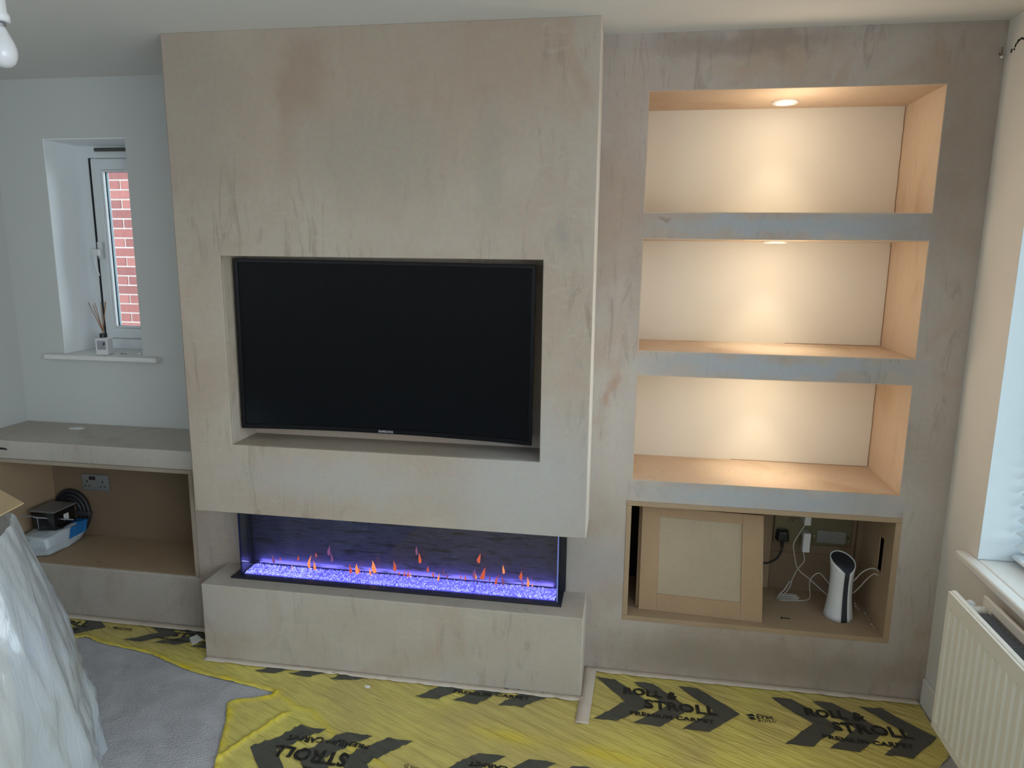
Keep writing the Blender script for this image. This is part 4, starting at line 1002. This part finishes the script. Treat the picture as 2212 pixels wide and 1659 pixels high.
# masking tape along the foot of the walls
def tape(name, label, pts, wd, z=0.0035, ragged=0.0015):
    mb = MB(); P = [Vector((p[0], p[1], 0)) for p in pts]; Q = []
    for i in range(len(P)-1):
        n = max(2, int((P[i+1]-P[i]).length/0.012))
        for k in range(n): Q.append(P[i].lerp(P[i+1], k/n))
    Q.append(P[-1]); m_ = len(Q)
    for i, p in enumerate(Q):
        d = (Q[min(i+1,m_-1)]-Q[max(i-1,0)]).normalized(); nn = Vector((-d.y, d.x, 0))
        for k, off in enumerate((0, 0.5, 1.0)):
            j = ragged*nz3(p.x*30, p.y*30+k*5, 1.0)*(1 if k != 1 else 0)
            q = p - nn*(wd*off + j); hz = 0.0115 if k == 0 else z
            if k: 
                hz = max(film_h(q.x, q.y)[0], 0.002)+0.0045
            mb.v.append((q.x, q.y, hz))
    for i in range(m_-1):
        for k in range(2): a = 3*i+k; mb.f.append((a,a+1,a+4,a+3))
    o = obj(name, mb, m_tape, recalc=False, smooth=True); md = o.modifiers.new('t','SOLIDIFY'); md.thickness = 0.0006
    tag(o, label, 'tape', 'masking tape strips along the walls')
    return o
tape('masking_tape','dusty masking tape strip along the foot of the left unit',[(-1.23,D-0.001),(-0.004,D-0.001)],0.033)
tape('masking_tape','dusty masking tape strip along the front foot of the hearth block',[(0.0,-0.001),(W+0.012,-0.001)],0.028)
tape('masking_tape','dusty masking tape strip along the foot of the right alcove wall',[(W+0.012,D-0.001),(2.797,D-0.001)],0.030)
tape('masking_tape','short masking tape strip running out past the right corner of the hearth',[(W+0.052,0.20),(W+0.040,-0.160)],0.048, ragged=0.0008)

# scraps
mb = MB(); c0 = [(-0.152,0.115),(-0.130,0.139),(-0.083,0.108),(-0.108,0.066)]
mb.hexa([(x,y,film_h(x,y)[0]+0.003) for x,y in c0]+[(x,y,film_h(x,y)[0]+0.0075) for x,y in c0])
tag(obj('paper_scrap', mb, m_paper, bevel=0.001), 'torn white paper scrap on the yellow film beside the hearth', 'paper')
mb = MB().lathe([(0.0,0.0035),(0.007,0.003),(0.011,0.0015),(0.012,0.0)],(0.722,-0.078,0.004),14)
mb.v = [(0.722+(v[0]-0.722)*1.15+0.3*(v[1]+0.078)**2*20, v[1], v[2]) for v in mb.v]
tag(obj('plaster_blob', mb, m_paper, smooth=True), 'small white plaster blob dropped on the yellow film by the hearth', 'plaster')
c0 = [(1.46,-0.405),(1.505,-0.400),(1.51,-0.425),(1.465,-0.430)]
mb = MB().hexa([(x,y,film_h(x,y)[0]+0.001) for x,y in c0]+[(x,y,film_h(x,y)[0]+0.002) for x,y in c0])
tag(obj('tape_scrap', mb, m_tape), 'small beige tape scrap stuck on the yellow film at the front', 'tape')

# ================================================================== BOX UNDER POLYTHENE (left foreground)
bxr = empty('cardboard_box', (-0.45,-1.03,0)); tag(bxr, 'tall brown cardboard box with an open flap at the left edge', 'box')
aobj('body', MB().slab(-0.76,-0.15,-1.33,-0.745,0.0,0.872,[(-0.755,-0.155,-1.325,-0.75)],'xy').box(-0.755,-0.155,-1.325,-0.75,0.0,0.006), m_card, bxr, bevel=0.002)
aobj('flap', MB().hexa([(-0.150,-0.745,0.8725),(-0.76,-0.745,0.8725),(-0.60,-0.40,0.892),(-0.151,-0.628,0.882),
                        (-0.150,-0.745,0.8765),(-0.76,-0.745,0.8765),(-0.60,-0.40,0.896),(-0.151,-0.628,0.886)]), m_card, bxr, bevel=0.001)
aobj('flap', MB().hexa([(-0.76,-1.33,0.8725),(-0.152,-1.33,0.8725),(-0.152,-0.75,0.8725),(-0.76,-0.75,0.8725),(-0.76,-1.33,0.8765),(-0.152,-1.33,0.8765),(-0.152,-0.75,0.8765),(-0.76,-0.75,0.8765)]), m_card, bxr, bevel=0.001)
pc = Vector((-0.42,-1.02)); prof = [(0.872,0.432),(0.865,0.438),(0.76,0.467),(0.61,0.512),(0.41,0.556),(0.29,0.566),(0.21,0.585),(0.07,0.592),(0.0,0.60)]
def rad(z):
    for (za,ra_),(zb,rb) in zip(prof, prof[1:]):
        if z <= za and z >= zb: return ra_+(rb-ra_)*(za-z)/(za-zb)
    return prof[0][1] if z > prof[0][0] else prof[-1][1]
mb = MB(); NT_, NZ_ = 220, 90
for j in range(NZ_+1):
    z = 0.872-(0.872-0.006)*(j/NZ_)
    f = j/NZ_
    for i in range(NT_):
        th_ = 2*PI*i/NT_
        # hanging folds, sharper toward the floor
        a = th_*1.0
        q = nz3(math.cos(a)*2.6, math.sin(a)*2.6, z*0.9)
        s1 = (1-abs(nz3(math.cos(a)*4.5+3, math.sin(a)*4.5, z*0.7+2)))**5
        s2 = (1-abs(nz3(math.cos(a)*8+1, math.sin(a)*8, z*2.2)))**6
        rr = rad(z) + (-0.024*(0.55-s1)*(0.25+f) + 0.010*s2*(0.4+f) + 0.012*q*f)
        crump = 0.004*nz3(math.cos(a)*14, math.sin(a)*14, z*6)+0.0015*nz3(math.cos(a)*45, math.sin(a)*45, z*26)
        rr += crump
        for t0, sl_, am in ((0.98, 0.55, 0.013), (1.22, 0.20, 0.006)):
            dth = th_-(t0+sl_*(z-0.45)+0.015*nz3(z*9, t0*10, 2.0)); rr += am*math.exp(-(dth/0.016)**2)*(0.6+0.8*abs(nz3(z*24, t0*7, 5.0)))
        # keep clear of the box faces inside
        cx_, sy2 = math.cos(th_), math.sin(th_)
        lim = 1e9
        if cx_ > 0: lim = min(lim, (0.274)/cx_)
        else: lim = min(lim, 0.344/-cx_ if cx_ < 0 else 1e9)
        if sy2 > 0: lim = min(lim, 0.279/sy2)
        elif sy2 < 0: lim = min(lim, 0.314/-sy2)
        boxr = lim
        t_ = min(1, f/0.35); base_r = (boxr+0.012)*(1-t_)+rr*t_ if z > 0.5 else rr
        rr2 = max(boxr+0.006+0.002*(1+nz3(a*9, z*9, 0)), rr if 0.15 < (th_ % (2*PI)) < 1.5 else base_r)
        mb.v.append((pc.x+cx_*rr2, pc.y+sy2*rr2, max(z, 0.004)))
for j in range(NZ_):
    for i in range(NT_):
        i2 = (i+1) % NT_; mb.f.append((j*NT_+i, (j+1)*NT_+i, (j+1)*NT_+i2, j*NT_+i2))
o = obj('dust_sheet', mb, m_poly, smooth=True, recalc=False)
tag(o, 'milky translucent polythene sheet hanging around the cardboard box at left', 'dust sheet')
